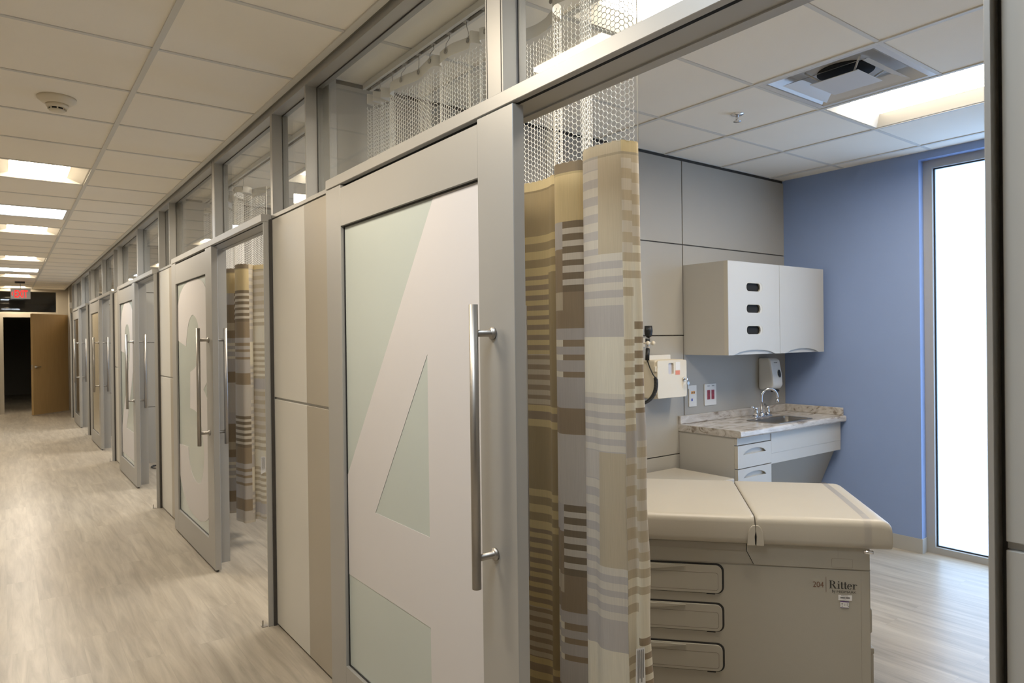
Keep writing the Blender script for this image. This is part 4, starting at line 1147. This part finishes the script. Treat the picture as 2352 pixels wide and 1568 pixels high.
# lettering and stickers
LY = .0088
def tl(s_right, z_base):
    """Text runs towards decreasing s (left to right as seen)."""
    return lambda a, c_: tx_pt(s_right-a, LY+.0015, z_base+c_)
def tx_pt(s, w, z): return A0+dS*s+dW*w+Vector((0, 0, z))
b = newbm(); text_bm(b, '204', tl(.2085, .526), size=.031, sx=.88); obj('lettering', b, 'ink_brown', t)
b = newbm(); quad(b, tx_pt(.1605, LY+.0015, .508), tx_pt(.1593, LY+.0015, .508), tx_pt(.1593, LY+.0015, .568), tx_pt(.1605, LY+.0015, .568)); obj('divider_line', b, 'ink_brown', t)
def serif_word(bm, f, h):
    x = 0.
    def R(x0, x1, y0, y1): bm.faces.new([bm.verts.new(f(a*h, c_*h)) for a, c_ in ((x0, y0), (x1, y0), (x1, y1), (x0, y1))])
    def P(pts): bm.faces.new([bm.verts.new(f(a*h, c_*h)) for a, c_ in pts])
    def ARC_(cx, cy, rx, ry, ix, iy, a0, a1, n=14, sh=0.):
        for q in range(n):
            A1 = math.radians(a0+(a1-a0)*q/n); A2 = math.radians(a0+(a1-a0)*(q+1)/n)
            P([(cx+rx*math.cos(A1), cy+ry*math.sin(A1)), (cx+rx*math.cos(A2), cy+ry*math.sin(A2)), (cx+sh+ix*math.cos(A2), cy+iy*math.sin(A2)), (cx+sh+ix*math.cos(A1), cy+iy*math.sin(A1))])
    # R
    R(x, x+.42, 0, .04); R(x, x+.36, .96, 1); R(x+.12, x+.28, .04, .96)
    ARC_(x+.36, .735, .36, .265, .20, .225, -90, 90); R(x+.28, x+.36, .47, .51); R(x+.28, x+.36, .96, 1.)
    P([(x+.36, .49), (x+.54, .49), (x+.84, .04), (x+.66, .04)]); R(x+.62, x+.95, 0, .04); x += .97
    # i
    R(x, x+.34, 0, .04); R(x+.10, x+.25, .04, .64); P([(x, .60), (x+.10, .60), (x+.10, .66), (x, .63)]); ARC_(x+.17, .87, .085, .085, .001, .001, 0, 360, 16); x += .37
    for _ in range(2):
        R(x+.1, x+.24, .10, .86); R(x, x+.38, .60, .645); P([(x+.1, .10), (x+.14, .02), (x+.22, -.01), (x+.30, 0), (x+.40, .08), (x+.37, .11), (x+.29, .05), (x+.24, .10)]); x += .40
    ARC_(x+.29, .315, .29, .335, .15, .29, 8, 318, 24); R(x+.13, x+.58, .345, .39); x += .62
    R(x, x+.36, 0, .04); R(x+.1, x+.25, .04, .64); P([(x, .60), (x+.1, .60), (x+.1, .66), (x, .63)]); ARC_(x+.36, .44, .16, .20, .10, .17, 60, 170, 8); ARC_(x+.44, .565, .07, .07, .001, .001, 0, 360, 14); x += .55
    ARC_(x+.06, .56, .035, .035, .001, .001, 0, 360, 10)
    return x*h
b = newbm(); serif_word(b, tl(.149, .524), .0305); obj('lettering', b, 'ink', t)
b = newbm(); wb = text_bm(b, 'by', tl(.139, .5085), size=.0175, sx=.8); text_bm(b, 'MIDMARK', tl(.122, .5085), size=.0122, sx=1.30); obj('lettering', b, 'ink', t)
def tq(bm, s0, s1, z0, z1, w): quad(bm, tx_pt(s0, w, z0), tx_pt(s1, w, z0), tx_pt(s1, w, z1), tx_pt(s0, w, z1))
b = newbm(); tq(b, .116, .067, .480, .501, .0100); st = obj('asset_sticker', b, 'paper', t)
b = newbm(); x = .109
random.seed(3)
while x > .076:
    w_ = random.choice((.0007, .0011, .0018)); tq(b, x, x-w_, .4875, .4935, .0094); x -= w_+random.choice((.0007, .0012))
tq(b, .106, .082, .4975, .4985, .0094); tq(b, .100, .088, .4845, .4853, .0094)
obj('barcode', b, 'ink', st)
b = newbm(); tq(b, .109, .078, .4515, .4765, .0100); st = obj('inspection_sticker', b, 'paper', t)
b = newbm(); tq(b, .109, .078, .4735, .4765, .0094); tq(b, .109, .078, .4515, .4530, .0094); obj('purple_border', b, 'purple', st)
b = newbm(); text_bm(b, '11', lambda a, c_: tx_pt(.0965-a, .0094, .4595+c_), size=.0125, sx=.8)
for (sa, za) in ((.105, .467), (.105, .462), (.105, .457), (.085, .467), (.085, .462), (.083, .457)): tq(b, sa, sa-.005, za, za+.0018, .0094)
obj('print', b, 'ink', st)

# black cable loop on the floor of the room behind door 2
pts = []
for q in range(40):
    a = 2*PI*q/26; rr = .07+.004*math.sin(q*1.3)
    pts.append((1.50+rr*math.cos(a)*1.2, 9.18+rr*math.sin(a)*1.6, .006+.008*(q/40)))
b = newbm(); tube(b, pts, .0055, 8); tag(obj('cable', b, 'black'), 'black cable coiled on the floor of the room behind door 2', 'cable')

# ------------------------------------------------------------------ world and camera
W = D.worlds.new('overcast_sky'); bpy.context.scene.world = W; W.use_nodes = True
t = W.node_tree; t.nodes.clear()
out = t.nodes.new('ShaderNodeOutputWorld'); bg = t.nodes.new('ShaderNodeBackground')
tc = t.nodes.new('ShaderNodeTexCoord'); sx = t.nodes.new('ShaderNodeSeparateXYZ'); cr = t.nodes.new('ShaderNodeValToRGB')
mr = t.nodes.new('ShaderNodeMapRange'); mr.inputs[1].default_value = -.5; mr.inputs[2].default_value = .6
t.links.new(tc.outputs['Generated'], sx.inputs[0]); t.links.new(sx.outputs[2], mr.inputs[0]); t.links.new(mr.outputs[0], cr.inputs[0])
e = cr.color_ramp.elements; e[0].position = .0; e[0].color = (.16, .30, .55, 1); e[1].position = 1.; e[1].color = (.56, .76, 1, 1)
a = e.new(.45); a.color = (.50, .72, 1, 1)
t.links.new(cr.outputs[0], bg.inputs[0]); bg.inputs[1].default_value = 2.8
t.links.new(bg.outputs[0], out.inputs[0])

cam = D.cameras.new('camera'); co = D.objects.new('camera', cam); COL.objects.link(co)
cam.sensor_width = 36.; cam.lens = 1563.55/2352*36; cam.clip_start = .02; cam.clip_end = 100
yw, pt_, rl = .642121518, -.00396729, -.0122385
f = Vector((math.sin(yw)*math.cos(pt_), math.cos(yw)*math.cos(pt_), math.sin(pt_)))
r = Vector((math.cos(yw), -math.sin(yw), 0)); u = r.cross(f)
c, s = math.cos(rl), math.sin(rl)
r2 = r*c+u*s; u2 = -r*s+u*c
co.matrix_world = Matrix(((r2.x, u2.x, -f.x, 0), (r2.y, u2.y, -f.y, 0), (r2.z, u2.z, -f.z, CAMZ), (0, 0, 0, 1)))
cam.dof.use_dof = True; cam.dof.focus_distance = 2.1; cam.dof.aperture_fstop = 9.
sc = bpy.context.scene; sc.camera = co
sc.view_settings.view_transform = 'Standard'; sc.view_settings.look = 'None'; sc.view_settings.gamma = 1.
sc.view_settings.use_curve_mapping = False
sc.view_settings.exposure = .89
sc.cycles.use_denoising = True
sc.cycles.max_bounces = 10; sc.cycles.diffuse_bounces = 6; sc.cycles.transparent_max_bounces = 16
sc.cycles.sample_clamp_indirect = 6.
